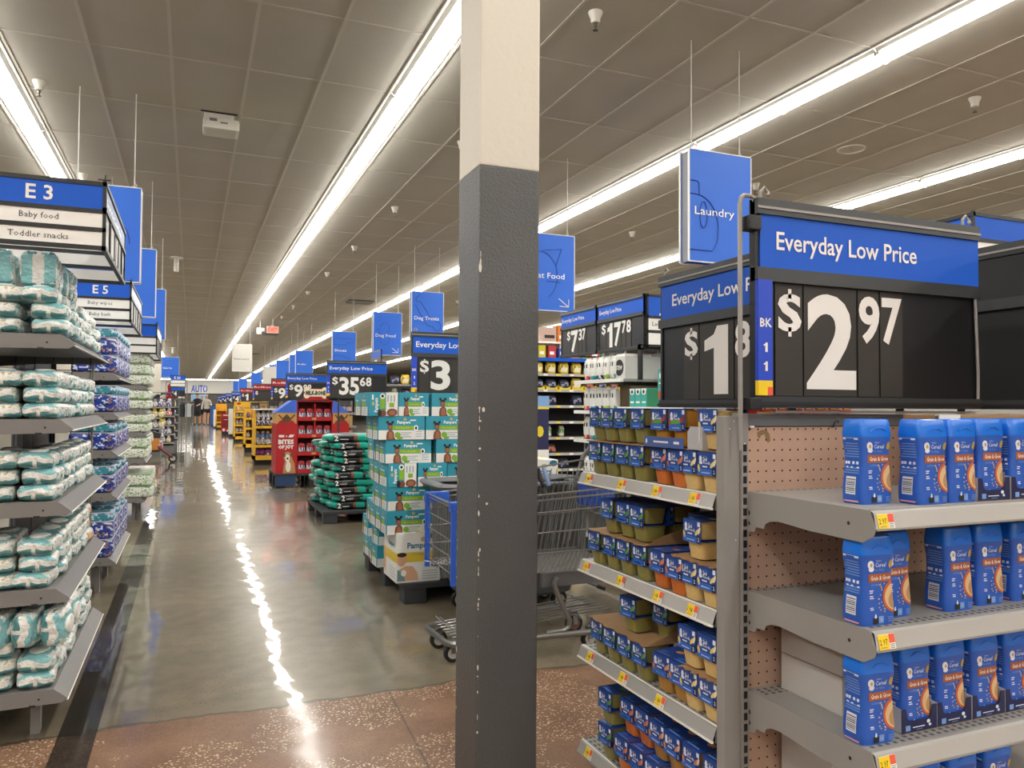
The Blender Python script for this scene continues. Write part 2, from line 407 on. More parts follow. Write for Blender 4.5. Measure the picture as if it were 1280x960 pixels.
mb = MB(); mb.lathe([(.15, 0), (.15, -.012), (.135, -.014), (.13, -.006)], (6.77, 6.5, CEIL), wh, 24); mb.lathe([(.13, -.004), (.02, -.006)], (6.77, 6.5, CEIL), tile, 24)
o = mb.build('ceiling_speaker'); tag(o, 'round flush ceiling speaker with a white rim ring', 'speaker')
ap = thing('access_point', 'white boxy wireless unit hung under the ceiling left of the aisle', 'wireless unit', (.073, 8.3, CEIL))
mb = MB(); mb.box(-.03, .31, -.15, -.13, -.01, .0, black); mb.box(.0, .28, -.12, .08, -.06, -.0, wh); mb.build('mount', ap)
mb = MB(); mb.box(-.01, .33, -.16, .12, -.17, -.06, wh, b=.03); mb.box(.05, .12, -.163, -.16, -.1, -.07, M('lens_grey', '777777')); mb.box(.15, .22, -.163, -.16, -.115, -.1, M('lens_grey')); mb.build('shell', ap)
for i, (x, y) in enumerate(((4.3, 21.5), (2.9, 33.), (3.2, 46.))):
    mb = MB(); mb.box(x-.35, x+.35, y-.3, y+.3, CEIL-.03, CEIL, darkgrey)
    for k in range(6): mb.box(x-.33, x+.33, y-.28+k*.1, y-.22+k*.1, CEIL-.05, CEIL-.028, M('vent_slat', '8d877d', .5))
    o = mb.build('ceiling_vent'); tag(o, 'dark ceiling vent %s the dog food sign' % ('above and left of', 'far beyond', 'second far beyond')[i], 'vent')
for i, (x, y, L_) in enumerate(((-.31, 16.6, .28), (-.9, 43., .3), (-1.3, 55., .3))):
    st_ = thing('ceiling_stub', 'white capped pipe stub hanging from the ceiling over the left side, %s along' % nth(i), 'ceiling stub', (x, y, CEIL)); mb = MB(); mb.lathe([(.12, 0), (.12, -.025), (.05, -.03)], (x, y, CEIL), wh, 14); mb.build('flange', st_, True); mb = MB(); mb.lathe([(.045, -.03), (.045, -L_), (.03, -L_-.01)], (x, y, CEIL), wh, 12); mb.build('pipe', st_, True)
ex = thing('exit_sign', 'small red lit exit sign hanging far down the aisle', 'exit sign', (2.48, 27., 3.7))
mb = MB(); mb.box(2.3, 2.68, 27, 27.06, 3.6, 3.84, M('exit_box', 'e8b9ab', .4)); mb.box(2.48, 2.5, 27.02, 27.04, 3.84, CEIL, wh); mb.build('case', ex, True)
mb = MB(); mb.text('EXIT', (2.34, 26.995, 3.65), (1, 0, 0), (0, 0, 1), .14, M('exit_red', 'ff3a28', .4, em=2.0), fit=(.3, .14), bold=.03); mb.build('lettering', ex, True)
el = thing('emergency_light', 'twin-headed emergency light left of the red exit sign', 'emergency light', (2.1, 27.4, 3.6))
mb = MB(); mb.box(2.0, 2.25, 27.3, 27.4, 3.58, 3.8, wh, b=.02); mb.box(2.1, 2.12, 27.34, 27.36, 3.8, CEIL, wh); mb.build('battery_case', el, True)
for x in (1.93, 2.2):
    mb = MB(); mb.lathe([(.03, 0), (.06, -.07), (.055, -.08)], (x, 27.3, 3.62), darkgrey, 10, 'y'); mb.build('lamp_head', el, True)
# ------------------------------------------------------------ price signs
cardm = M('sign_card', '332f2b', .55); panelm = M('sign_panel', '17171a', .4); dig = M('sign_digit', 'eeebe6', .5)
bk = M('strip_blue', '2048c8', .5)
def glyph(mb, ch, o, u, v, w_, h_, m):
    o, u, v = Vector(o), Vector(u), Vector(v)
    if ch == '1':
        mb.poly([tuple(o+u*(x*w_)+v*(y*h_)) for x, y in ((.42, 0), (.86, 0), (.86, 1), (.52, 1), (.42, .88), (.12, .8), (.12, .64), (.42, .68))], m)
    elif ch == '$':
        mb.text('S', o+v*(h_*.1), u, v, 0, m, fit=(w_, h_*.8), bold=.035, res=3); mb.rect(o+u*(w_*.43), u*(w_*.14), v*(h_*.2), m); mb.rect(o+u*(w_*.43)+v*(h_*.8), u*(w_*.14), v*(h_*.2), m)
    else: mb.text(ch, o, u, v, 0, m, fit=(w_, h_), bold=.03, res=4)
def digits(mb, s_, o, u, v, w_, h_, m, gap=.05):
    n = len(s_); c = (w_-gap*w_*(n-1))/max(n, 1)
    for i, ch in enumerate(s_): glyph(mb, ch, Vector(o)+Vector(u)*(i*(c+gap*w_)), u, v, c, h_, m)
def price_sign(name, label, o, u, W, H, header, price, cents, hcol=None, n=None, detail=True, group=None, bar=True, hfit=(.045, .76), foot=0., base=None, shift=0.):
    """sign frame from its lower-left corner o, u = direction of writing; n = outward normal"""
    u = Vector(u); v = Vector((0, 0, 1)); n = u.cross(v) if n is None else Vector(n); o = Vector(o)
    t = thing(name, label, 'price sign', tuple(base or o), 0, group)
    def P(a, b_, c=0.): return o+u*a+v*b_+n*c
    def bx(mb, a0, a1, b0, b1, c0, c1, m):
        q = [P(a, b_, c) for c in (c0, c1) for (a, b_) in ((a0, b0), (a1, b0), (a1, b1), (a0, b1))]
        mb.add([tuple(x) for x in q], [(3, 2, 1, 0), (4, 5, 6, 7), (0, 1, 5, 4), (1, 2, 6, 5), (2, 3, 7, 6), (3, 0, 4, 7)], m)
    hh = H*.33
    mb = MB()
    bx(mb, 0, W, 0, H*.055, -.012, .012, rail); bx(mb, -.004, W+.004, H*.012, H*.03, -.014, .015, black)
    bx(mb, 0, W, H-hh-.03*H-H*.035, H-hh+.0*H, -.012, .014, rail); bx(mb, 0, W, H*.925, H, -.012, .014, rail); bx(mb, 0, W, H*.95, H*.962, .013, .017, steel)
    for a in (0, W-.012): bx(mb, a, a+.012, 0, H, -.012, .004, black)
    bx(mb, 0, W, 0, H, -.016, -.012, black)
    if detail:
        for a in (.02, W-.05): mb.tube([P(a, H, 0), P(a, H+.018, 0), P(a+.012, H+.03, 0), P(a+.024, H+.018, 0), P(a+.016, H+.008, .01)], .004, steel, 6)
    if foot:
        for a in (W*.2, W*.8): bx(mb, a-.01, a+.01, -foot, 0, -.012, .004, rail)
    mb.build('frame', t, True)
    mb = MB(); bx(mb, .012, W, H-hh, H*.925, -.01, .008, hcol or blue)
    if header:
        mb.text(header, tuple(P(W*hfit[0], H-hh*.72, .0095)), u, v, hh*.26, dig, w=W*(hfit[1]-hfit[0]), bold=.012, res=3 if detail else 1)
    mb.build('header_panel', t, True)
    mb = MB(); bx(mb, .012, W-.012, H*.055, H-hh-.05*H, -.01, .0, panelm)
    if price is not None:
        ph = H-hh-.065*H-H*.055; nd = len(price); wd = W*.222 if nd == 1 else W*.34; c = .0042; b0 = H*.055; off = W*shift
        for (a0, a1) in ((.08, .192), (.196, .2+wd/W), (.205+wd/W, .3+wd/W), (.305+wd/W, .41+wd/W)):
            bx(mb, W*a0+off, W*a1-.002+off, H*.06, H*.06+ph*.985, 0, .003, cardm)
        glyph(mb, '$', P(W*.09+off, b0+ph*.53, c), u, v, W*.095, ph*.42, dig)
        wn = wd*.97 if len(price) > 1 else wd*.95
        digits(mb, price, P(W*.2+off+(wd-wn)/2, b0+ph*.07, c), u, v, wn, ph*.86, dig)
        if cents: digits(mb, cents, P(W*.208+off+wd, b0+ph*.5, c), u, v, W*.195, ph*.44, dig)
    mb.build('price_panel', t, True)
    if bar:
        mb = MB(); bx(mb, 0, W*.055, H*.13, H-hh-.06*H, .004, .016, bk); bx(mb, 0, W*.055, H*.06, H*.13, .004, .016, yel); bx(mb, W*.035, W*.055, H*.06, H*.1, .005, .0165, orange)
        for s_, z in (('BK', .385), ('1', .265), ('1' if price == '2' else '2', .175)):
            (mb.text(s_, tuple(P(W*.028, H*z, .017)), u, v, H*.04, dig, bold=.02, align='c', res=1) if s_ != '1' else glyph(mb, '1', P(W*.028-H*.018, H*z, .017), u, v, H*.032, H*.045, dig))
        mb.build('aisle_strip', t, True)
    return t
# ------------------------------------------------------------ endcap shelving, right foreground
PEG = 1.515; EX0, EX1 = 1.238, 2.16
pegm = M('pegboard', 'c3a08b', .8, var=.06, vs=9); hole = M('peg_hole', '1c1512', .9)
ec = thing('endcap_shelving', 'grey metal endcap shelf unit with pinkish pegboard back, stocked with blue canisters', 'shelving', (1.7, 1.4, 0))
mb = MB()
mb.box(1.172, 1.217, PEG, PEG+.03, 0, 1.18, steel, b=.002)
mb.box(1.2175, 1.2365, PEG-.008, PEG+.03, 0, 1.187, steel, b=.002)
for i in range(44):
    z = 1.105-.0254*i
    if z > .02: mb.box(1.2215, 1.2315, PEG-.0086, PEG-.007, z-.0095, z+.0075, black)
for (x, z) in ((1.20, 1.168), (1.188, 1.15), (1.226, 1.115), (1.205, .885)): mb.ell((x, PEG-.0086 if x > 1.217 else PEG-.0006, z), (.0016, 0, 0), (0, 0, .0016), paper, 8)
mb.build('upright', ec, True)
mb = MB(); mb.box(EX1, EX1+.06, PEG-.008, PEG+.03, 0, 1.187, steel); mb.build('upright', ec, True)
mb = MB(); mb.box(1.2365, EX1, PEG-.006, PEG+.03, 1.178, 1.186, steel2); mb.box(1.2375, EX1, PEG-.004, PEG+.03, 1.156, 1.178, M('rail_grey', '6e7072', .45))
mb.box(1.2375, EX1, PEG-.002, PEG+.01, 1.154, 1.158, black); mb.box(1.24, 1.252, PEG-.012, PEG-.002, 1.1525, 1.157, paper)
mb.tube([(1.505, PEG-.006, 1.152), (1.505, PEG-.012, 1.166), (1.512, PEG-.012, 1.172), (1.516, PEG-.012, 1.164)], .002, darkgrey, 5)
mb.build('top_rail', ec, True)
mb = MB(); mb.box(1.238, EX1, PEG, PEG+.006, .0, 1.155, pegm)
nx = 36
for i in range(nx):
    for j in range(46):
        x = 1.247+.0247*i; z = 1.148-.0254*j
        if z < .02 or x > 2.14: continue
        mb.ell((x, PEG-.0007, z), (.0026, 0, 0), (0, 0, .0026), hole, 6)
# scraped patch of old glue at the top left
gl = M('glue_stain', '8d7650', .7)
mb.poly([(1.269, PEG-.0005, 1.141), (1.283, PEG-.0005, 1.147), (1.298, PEG-.0005, 1.147), (1.307, PEG-.0005, 1.136), (1.31, PEG-.0005, 1.12), (1.302, PEG-.0005, 1.115), (1.295, PEG-.0005, 1.122), (1.292, PEG-.0005, 1.136), (1.281, PEG-.0005, 1.133), (1.278, PEG-.0005, 1.126), (1.271, PEG-.0005, 1.128)], gl)
mb.build('pegboard', ec, True)
TAGN = 0
def price_tag(mb, o, u, v, n, w_=.044, h_=.03, txt='2 97'):
    o, u, v, n = Vector(o), Vector(u), Vector(v), Vector(n)
    mb.rect(o+n*.0012, u*w_, v*h_, paper); mb.rect(o+n*.0018+v*.001, u*w_*.62, v*(h_-.002), yel); mb.rect(o+n*.0018+u*w_*.64+v*h_*.42, u*w_*.34, v*h_*.56, orange)
    for k in range(3): mb.rect(o+n*.0018+u*w_*.68+v*h_*(.08+.11*k), u*w_*.25, v*h_*.05, M('tag_grey', '8d8d8d'))
    mb.text(txt, o+n*.0022+u*w_*.07+v*h_*.33, u, v, 0, inkd, fit=(w_*.45, h_*.36), res=1)
    mb.rect(o+n*.0022+u*w_*.1+v*h_*.14, u*w_*.36, v*h_*.05, M('tag_grey'))
hole2 = M('shelf_hole', '5b5957', .7)
for si, z in enumerate((1.0, .765, .53, .295, .12)):
    mb = MB()
    mb.box(EX0, EX1, 1.148, PEG, z-.012, z, steel)
    for i in range(44):       # perforations along the rear and front of the deck
        x = EX0+.015+i*.0205
        for y in ((PEG-.016, PEG-.03, PEG-.044) if si > 1 else (PEG-.016,))+((1.165, 1.178) if si else ()):
            mb.box(x, x+.009, y-.004, y+.004, z, z+.0004, hole2)
    mb.build('shelf', ec, True)
    mb = MB()
    zb = z-.095
    prof = [(PEG, z-.0), (PEG, zb), (PEG-.012, zb), (PEG-.03, zb+.002), (PEG-.035, zb+.014), (PEG-.062, zb+.014), (PEG-.068, zb+.026), (PEG-.085, zb+.034), (PEG-.11, zb+.037),
            (PEG-.15, zb+.035), (PEG-.2, zb+.031), (1.165, z-.066), (1.139, z-.05), (1.133, z-.036), (1.148, z)]
    if si == 4: prof = [(PEG, z), (PEG, 0.), (1.2, .0), (1.2, z-.03), (1.139, z-.03), (1.148, z)]
    mb.prism([(EX1-.001, y, q) for y, q in prof], (.003, 0, 0), steel); mb.build('bracket', ec, True); mb = MB(); mb.prism([(EX0-.002, y, q) for y, q in prof], (.003, 0, 0), steel)
    mb.ell((EX0-.0026, 1.2, z-.032), (0, .004, 0), (0, 0, .004), black, 8); mb.ell((EX0-.0026, PEG-.012, z-.05), (0, .003, 0), (0, 0, .006), black, 8); mb.ell((EX0-.0026, PEG-.012, z-.075), (0, .003, 0), (0, 0, .005), black, 8)
    mb.build('bracket', ec, True)
    mb = MB()
    mb.add([(EX0, 1.15, z), (EX1, 1.15, z), (EX1, 1.133, z-.036), (EX0, 1.133, z-.036), (EX0, 1.14, z-.004), (EX1, 1.14, z-.004)], [(3, 2, 5, 4), (4, 5, 1, 0)], lipm)
    mb.box(EX0, EX1, 1.131, 1.138, z-.039, z-.035, steel); mb.tube([(EX0, 1.149, z), (EX1, 1.149, z)], .002, steel, 6)
    vv = Vector((0, .007, .032)).normalized()
    price_tag(mb, (EX0+.006, 1.1335, z-.036), (1, 0, 0), vv, (0, -.97, .2))
    mb.build('price_rail', ec, True)
# ------------------------------------------------------------ baby food run behind the endcap
RL, RY0, RY1, RB = 1.168, 1.548, 2.245, 1.572
br = thing('baby_food_shelving', 'grey shelf run with price rails, stocked with small blue-sleeved baby food packs', 'shelving', (1.4, 1.9, 0))
mb = MB(); mb.box(RB, RB+.02, RY0, RY1+.02, 0, 1.18, steel2); mb.box(RB-.03, RB, RY1, RY1+.02, 0, 1.19, steel); mb.box(RB-.03, RB, RY0, RY0+.02, 0, 1.19, steel); mb.build('back_panel', br, True)
SZ = (.99, .71, .435, .135)
for si, z in enumerate(SZ):
    mb = MB(); mb.box(RL+.012, RB, RY0+.006, RY1-.006, z-.014, z, steel)
    if si > 1:
        for i in range(24):
            for xx in (.022, .036, .05):
                mb.box(RL+xx, RL+xx+.007, RY0+.02+i*.029, RY0+.037+i*.029, z, z+.0004, hole2)
    mb.build('shelf', br, True)
    mb = MB()
    for y in (RY0+.001, RY1-.003):
        mb = MB(); mb.prism([(RL+.01, y, z), (RL+.004, y, z-.036), (RL+.03, y, z-.05), (RB-.1, y, z-.09), (RB, y, z-.1), (RB, y, z)], (0, .003, 0), steel); mb.build('bracket', br, True)
    mb = MB()
    mb.add([(RL+.014, RY0, z), (RL+.014, RY1, z), (RL-.006, RY1, z-.032), (RL-.006, RY0, z-.032), (RL+.005, RY0, z-.002), (RL+.005, RY1, z-.002)], [(2, 3, 4, 5), (5, 4, 0, 1)], lipm if si < 2 else M('price_rail_grey', 'a3a19e', .35))
    mb.box(RL-.009, RL-.003, RY0, RY1, z-.036, z-.031, white if si < 3 else steel); mb.tube([(RL+.012, RY0, z), (RL+.012, RY1, z)], .002, white, 6)
    vv = Vector((.011, 0, .03)).normalized()
    for y in (((2.2, 2.0, 1.815, 1.645), (2.215, 2.005, 1.81, 1.655), (2.19, 1.99, 1.8), (2.2, 1.98, 1.78))[si]):
        price_tag(mb, (RL-.0065, y, z-.031), (0, -1, 0), vv, (-.95, 0, .3), txt=('1 88', '1 98', '1 88', '1 88')[si])
    mb.build('price_rail', br, True)
mb = MB(); mb.box(RL+.07, RB, RY0, RY1, 0, .12, steel2); mb.build('kick_plate', br, True)
# ------------------------------------------------------------ canisters
cb = M('canister_blue', '265cbe', .35, coat=.2); clid = M('canister_lid', '1a74e4', .22, coat=.3); bandm = M('brown_band', 'a75a2c', .5); cream = M('porridge', 'd9b98c', .6)
bowlm = M('bowl_orange', 'c8602e', .5); lab = M('label_white', 'e4e8f2', .5); labl = M('label_lightblue', '7ea3dc', .5); gold = M('label_gold', 'b99a55', .4); pink = M('label_pink', 'e2a9b6', .5); bar_ = M('barcode', '55585c', .6)
CW, CD, CH = .0455, .0295, .178
def csc(z):
    q = z/CH
    pts = [(0, .93), (.03, 1.), (.16, 1.0), (.34, .94), (.5, .885), (.62, .9), (.74, .985), (.79, 1.)]
    for (a, x), (b_, y) in zip(pts, pts[1:]):
        if a <= q <= b_: t = (q-a)/(b_-a); t = t*t*(3-2*t); return x+(y-x)*t
    return 1.
def ring(a, b_, z, k=6, n=40):
    r = []
    for i in range(n):
        t = 2*math.pi*i/n; c, s_ = math.cos(t), math.sin(t)
        r.append((math.copysign(abs(c)**(2/k), c)*a, math.copysign(abs(s_)**(2/k), s_)*b_, z))
    return r
cn = thing('cereal_canister', 'x', 'canister')
mb = MB(); mb.loft([ring(CW*csc(z), CD*(.5+.5*csc(z)), z) for z in [CH*.79*i/14 for i in range(15)]], cb); mb.build('body', cn)
mb = MB(); z0 = CH*.79
mb.loft([ring(CW*1.005, CD*1.01, z0), ring(CW*1.0, CD*1.0, z0+.008), ring(CW*.97, CD*.97, z0+.02), ring(CW*.93, CD*.93, z0+.031), ring(CW*.9, CD*.88, z0+.036), ring(CW*.84, CD*.8, z0+.0374)], clid)
mb.tube([(-.018, -CD*1.0, z0+.012), (-.006, -CD*1.01, z0+.0185), (.01, -CD*1.01, z0+.0185), (.024, -CD*1.0, z0+.012)], .0012, clid, 5)
mb.build('lid', cn)
mb = MB()
d = MB()    # front label drawn flat in x,z then wrapped on the front
def D(x, z): return (x, 0, z)
ux, vz = (1, 0, 0), (0, 0, 1)
d.ell(D(-.0235, .1215), (.0085, 0, 0), (0, 0, .0088), lab, 12); d.ell(D(-.0225, .1125), (.0078, 0, 0), (0, 0, .005), lab, 10); d.ell(D(-.0225, .121), (.0035, 0, 0), (0, 0, .0042), gold, 8)
d.text('Cereal', D(-.011, .1165), ux, vz, .0085, lab, w=.03, res=1, bold=.01); d.text('for Baby', D(-.011, .1085), ux, vz, .0045, labl, w=.027, res=1); d.text('Gerber', D(-.009, .1275), ux, vz, .003, lab, w=.014, res=1)
d.ell(D(.0325, .1215), (.0065, 0, 0), (0, 0, .0085), gold, 12)
d.rect(D(-.031, .0865), (.0765, 0, 0), (0, 0, .0165), bandm); d.text('Grain & Grow', D(-.025, .0905), ux, vz, .0085, paper, w=.06, res=1, bold=.012)
d.text('OATMEAL', D(-.024, .079), ux, vz, .0045, labl, w=.026, res=1)
for x, z, l in ((-.028, .069, .011), (-.028, .065, .009), (-.027, .058, .009), (-.027, .054, .011), (-.026, .035, .009), (-.025, .0315, .009)): d.rect(D(x, z), (l, 0, 0), (0, 0, .002), lab)
d.ell(D(.046, .0555), (.037, 0, 0), (0, 0, .033), bowlm, 20, 92, 268); d.ell(D(.046, .0545), (.031, 0, 0), (0, 0, .0275), cream, 20, 92, 268)
d.ell(D(.0445, .05), (.02, 0, .004), (0, 0, .018), M('porridge_dark', 'b58e62'), 12, 92, 268)
ro = random.Random(5)
for i in range(30):
    t = math.radians(ro.uniform(105, 250)); rr = ro.uniform(1.08, 1.42); x = .046+.037*rr*math.cos(t); z = .0555+.033*rr*math.sin(t)
    if -.022 < x < .04 and .026 < z < .084: d.ell(D(x, z), (.0019, 0, .0006), (-.0005, 0, .0015), cream, 6)
d.rect(D(-.018, .004), (.014, 0, 0), (0, 0, .012), M('label_black', '23231f')); d.ell(D(-.011, .0175), (.003, 0, 0), (0, 0, .003), lab, 8); d.ell(D(-.011, .021), (.002, 0, 0), (0, 0, .0025), lab, 8)
d.rect(D(-.0025, .005), (.0125, 0, 0), (0, 0, .0135), labl); d.text('16', D(-.001, .009), ux, vz, .006, lab, w=.008, res=1)
for z in (.006, .01, .014): d.rect(D(.022, z), (.014, 0, 0), (0, 0, .0015), labl)
d.v = [(max(-.0425, min(.0425, p[0])), p[1], p[2]) for p in d.v]; d.cut(.004, 0, .008, .09)
for i, p in enumerate(d.v):
    zc = p[2]; order = .0009+.00025*min(6, d.ms.index(d.ms[0]) if False else 0)
    x = p[0]*csc(zc); rx = min(.999, abs(x)/(CW*csc(zc)))
    d.v[i] = (x*.985, -CD*(.5+.5*csc(zc))*(1-rx**6)**(1/6)-.0006, zc)
# small depth steps between layers so they never share a plane
layer = {'label_white': 1, 'label_gold': 2, 'brown_band': 1, 'paper_white': 2, 'bowl_orange': 1, 'porridge': 2, 'porridge_dark': 3, 'label_lightblue': 1, 'label_black': 1}
lay = {}
for f, mi in zip(d.f, d.mi):
    for q in f: lay[q] = layer.get(d.ms[mi].name, 0)
for q, l in lay.items(): p = d.v[q]; d.v[q] = (p[0], p[1]-.00022*l, p[2])
d.build('front_label', cn)
d = MB()      # narrow side panel towards the aisle: barcode and small print
def side(y0, y1, z0, z1, m, k=0):
    q = MB(); q.poly([(k, y1, z0), (k, y0, z0), (k, y0, z1), (k, y1, z1)], m); q.cut(0, .004, .008, .09); pts = []
    for (_, y, z) in q.v:
        ry = min(.999, abs(y)/(CD*(.5+.5*csc(z)))); pts.append((-CW*csc(z)*(1-ry**6)**(1/6)-.0006-.0002*k, y, z))
    d.add(pts, q.f, m)
side(-.013, .013, .02, .057, lab)
for i in range(8): side(-.0115, .0115, .0235+i*.0038, .0235+i*.0038+(.0022 if i % 3 else .0014), bar_, 1)
side(-.02, .017, .004, .0075, pink)
for i in range(3): side(-.02, .02-.004*i, .064+i*.005, .066+i*.005, labl)
for i in range(6): side(-.019, .019-.003*(i % 3), .098+i*.0055, .1+i*.0055, labl)
for y in (-.014, -.004, .008, .015): side(y-.003, y+.003, .083, .089, lab)
for y in (-.016, .0, .012): side(y-.003, y+.003, .075, .078, lab)
side(-.02, .02, .1345, .1385, lab); side(-.01, .012, .1335, .1378, cb, 1)
d.build('side_label', cn)
CN = Kind(cn)
tr = thing('canister_tray', 'x', 'tray'); tw, td = .05, .033
mb = MB(); mb.box(-tw, tw, -td, td, 0, .0015, card)
mb.prism([(-tw, -td, 0), (tw, -td, 0), (tw, -td, .05), (tw-.012, -td, .05), (tw-.016, -td, .03), (tw-.022, -td, .024), (-tw+.022, -td, .024), (-tw+.016, -td, .03), (-tw+.012, -td, .05), (-tw, -td, .05)], (0, .0015, 0), navy)
trw = M('tray_side_white', 'cfcbc6', .7)
for x in (-tw, tw-.0015): mb.prism([(x, -td+.0016, 0), (x, -td+.0016, .05), (x, td, .056), (x, td, 0)], (.0015, 0, 0), trw)
mb.box(-tw, tw, td-.0015, td, 0, .056, card)
mb.build('carton', tr)
mb = MB(); mb.rect((-.04, -td-.0005, .005), (.013, 0, 0), (0, 0, .011), labl); mb.rect((-.02, -td-.0005, .0095), (.034, 0, 0), (0, 0, .002), lab); mb.rect((-.01, -td-.0005, .005), (.018, 0, 0), (0, 0, .0012), labl)
mb.ell((.025, -td-.0005, .018), (.005, 0, 0), (0, 0, .004), lab, 8); mb.ell((.029, -td-.0007, .011), (.004, 0, 0), (0, 0, .003), lab, 8); mb.build('print', tr)
TR = Kind(tr)
G = 'blue cereal canisters on the endcap'
sn = ('top', 'second', 'third', 'lowest')
# (shelf, x of centre, y of front, turn, tray?)
cans = [(0, 1.333, 1.215, .0, 0, 'leftmost and set back'), (0, 1.444, 1.17, 0., 0, 'leftmost of the front row, barcode side showing'), (0, 1.538, 1.175, .02, 0, 'between two others, left of the navy tray'), (0, 1.633, 1.18, 0., 1, 'standing in a navy tray'), (0, 1.74, 1.18, 0, 1, 'second in a navy tray'),
        (1, 1.286, 1.17, -.02, 0, 'leftmost, barcode side showing'), (1, 1.37, 1.2, .05, 0, 'tucked behind the leftmost one'), (1, 1.543, 1.19, .0, 0, 'first right of the dark gap'), (1, 1.655, 1.2, .0, 0, 'second right of the dark gap'), (1, 1.77, 1.2, .0, 0, 'third right of the dark gap'),
        (2, 1.285, 1.17, -.03, 0, 'leftmost, standing without a tray'), (2, 1.412, 1.19, .0, 1, 'in the first navy tray'), (2, 1.516, 1.19, .0, 1, 'in the second navy tray'), (2, 1.622, 1.19, 0, 1, 'in the third navy tray'), (2, 1.727, 1.19, 0, 1, 'in the fourth navy tray'),
        (3, 1.44, 1.19, 0, 0, 'first from the left'), (3, 1.55, 1.19, 0, 0, 'second from the left'), (3, 1.66, 1.19, 0, 0, 'third from the left')]
ez = (1.0, .765, .53, .295)
for si, x, yf, rz, tray, wd in cans:
    CN.put((x, yf+CD, ez[si]+(.0015 if tray else 0)), rz, 'blue cereal canister on the %s endcap shelf, %s' % (sn[si], wd), G)
    if tray: TR.put((x, yf+CD-.001, ez[si]), 0, 'navy cut-front tray on the %s endcap shelf, holding the canister %s' % (sn[si], {'standing in a navy tray': 'beside the tray-less pair'}.get(wd, wd)), 'navy trays on the endcap')
bx_ = thing('blank_carton', 'plain pale grey carton standing behind the leftmost canister, third endcap shelf', 'carton', (1.37, 1.38, .53))
mb = MB(); mb.box(1.318, 1.7, 1.3, 1.49, .53, .70, M('carton_grey', 'bdb7b1', .75), b=.003); mb.box(1.317, 1.32, 1.3, 1.49, .615, .617, steel2); mb.build('box', bx_, True)
mb = MB(); mb.box(1.318, 1.7, 1.33, 1.49, .295, .47, M('carton_grey'), b=.003)
o = mb.build('blank_carton'); tag(o, 'plain grey carton at the back of the lowest visible endcap shelf', 'carton')
mb = MB(); mb.box(1.62, 1.95, 1.3, 1.4, 1.0, 1.186, card, b=.002); mb.box(1.62, 1.69, 1.299, 1.31, 1.15, 1.1868, paper)
o = mb.build('brown_carton'); tag(o, 'brown carton behind the canisters on the top endcap shelf', 'carton')
# ------------------------------------------------------------ hero signs
s297 = price_sign('price_sign', 'large black and blue price sign above the canister endcap reading $2.97', (1.234, 1.482, 1.2), (1, 0, 0), .76, .5, 'Everyday Low Price', '2', '97', hfit=(.079, .69))
s1 = price_sign('price_sign', 'angled price sign half hidden behind the large one, reading $1.88', (1.56, 2.37, 1.2), (0, -1, 0), .78, .465, 'Everyday Low Price', '1', '88', bar=False, hfit=(.104, .77), shift=.1)
s2 = price_sign('price_sign', 'blank black price sign at the right edge beside the large one', (2.2, 1.72, 1.2), (0, -1, 0), .8, .485, None, None, None, hcol=panelm, bar=False)
rd = thing('sign_rod', 'bent grey metal rod hooked over the left edge of the large price sign', 'rod', (1.215, 1.47, 1.1))
mb = MB(); mb.tube([(1.196, 1.485, 1.1), (1.196, 1.485, 1.685), (1.2, 1.485, 1.7), (1.208, 1.485, 1.706), (1.225, 1.485, 1.706), (1.236, 1.485, 1.703), (1.24, 1.485, 1.69)], .0055, steel, 8); mb.build('rod', rd, True)
mb = MB(); mb.box(1.205, 1.24, 1.46, 1.495, 1.62, 1.655, black, b=.004); mb.build('clamp', rd, True); mb = MB(); mb.box(1.205, 1.24, 1.46, 1.495, 1.195, 1.225, black, b=.004); mb.build('clamp', rd, True)
mb = MB(); mb.tube([(1.98, 1.475, 1.52), (1.985, 1.472, 1.3), (1.987, 1.475, 1.2)], .004, steel, 6)
o = mb.build('sign_wire'); tag(o, 'thin metal rod down the right end of the large price sign', 'rod')
mb = MB()
for x in (1.36, 1.72, 1.95): mb.box(x-.008, x+.008, 1.49, 1.502, 1.187, 1.2, rail)
mb.box(1.3, 1.99, 1.485, 1.5, 1.188, 1.194, steel)
o = mb.build('sign_bracket'); tag(o, 'black bracket posts holding the large price sign on the endcap', 'bracket')
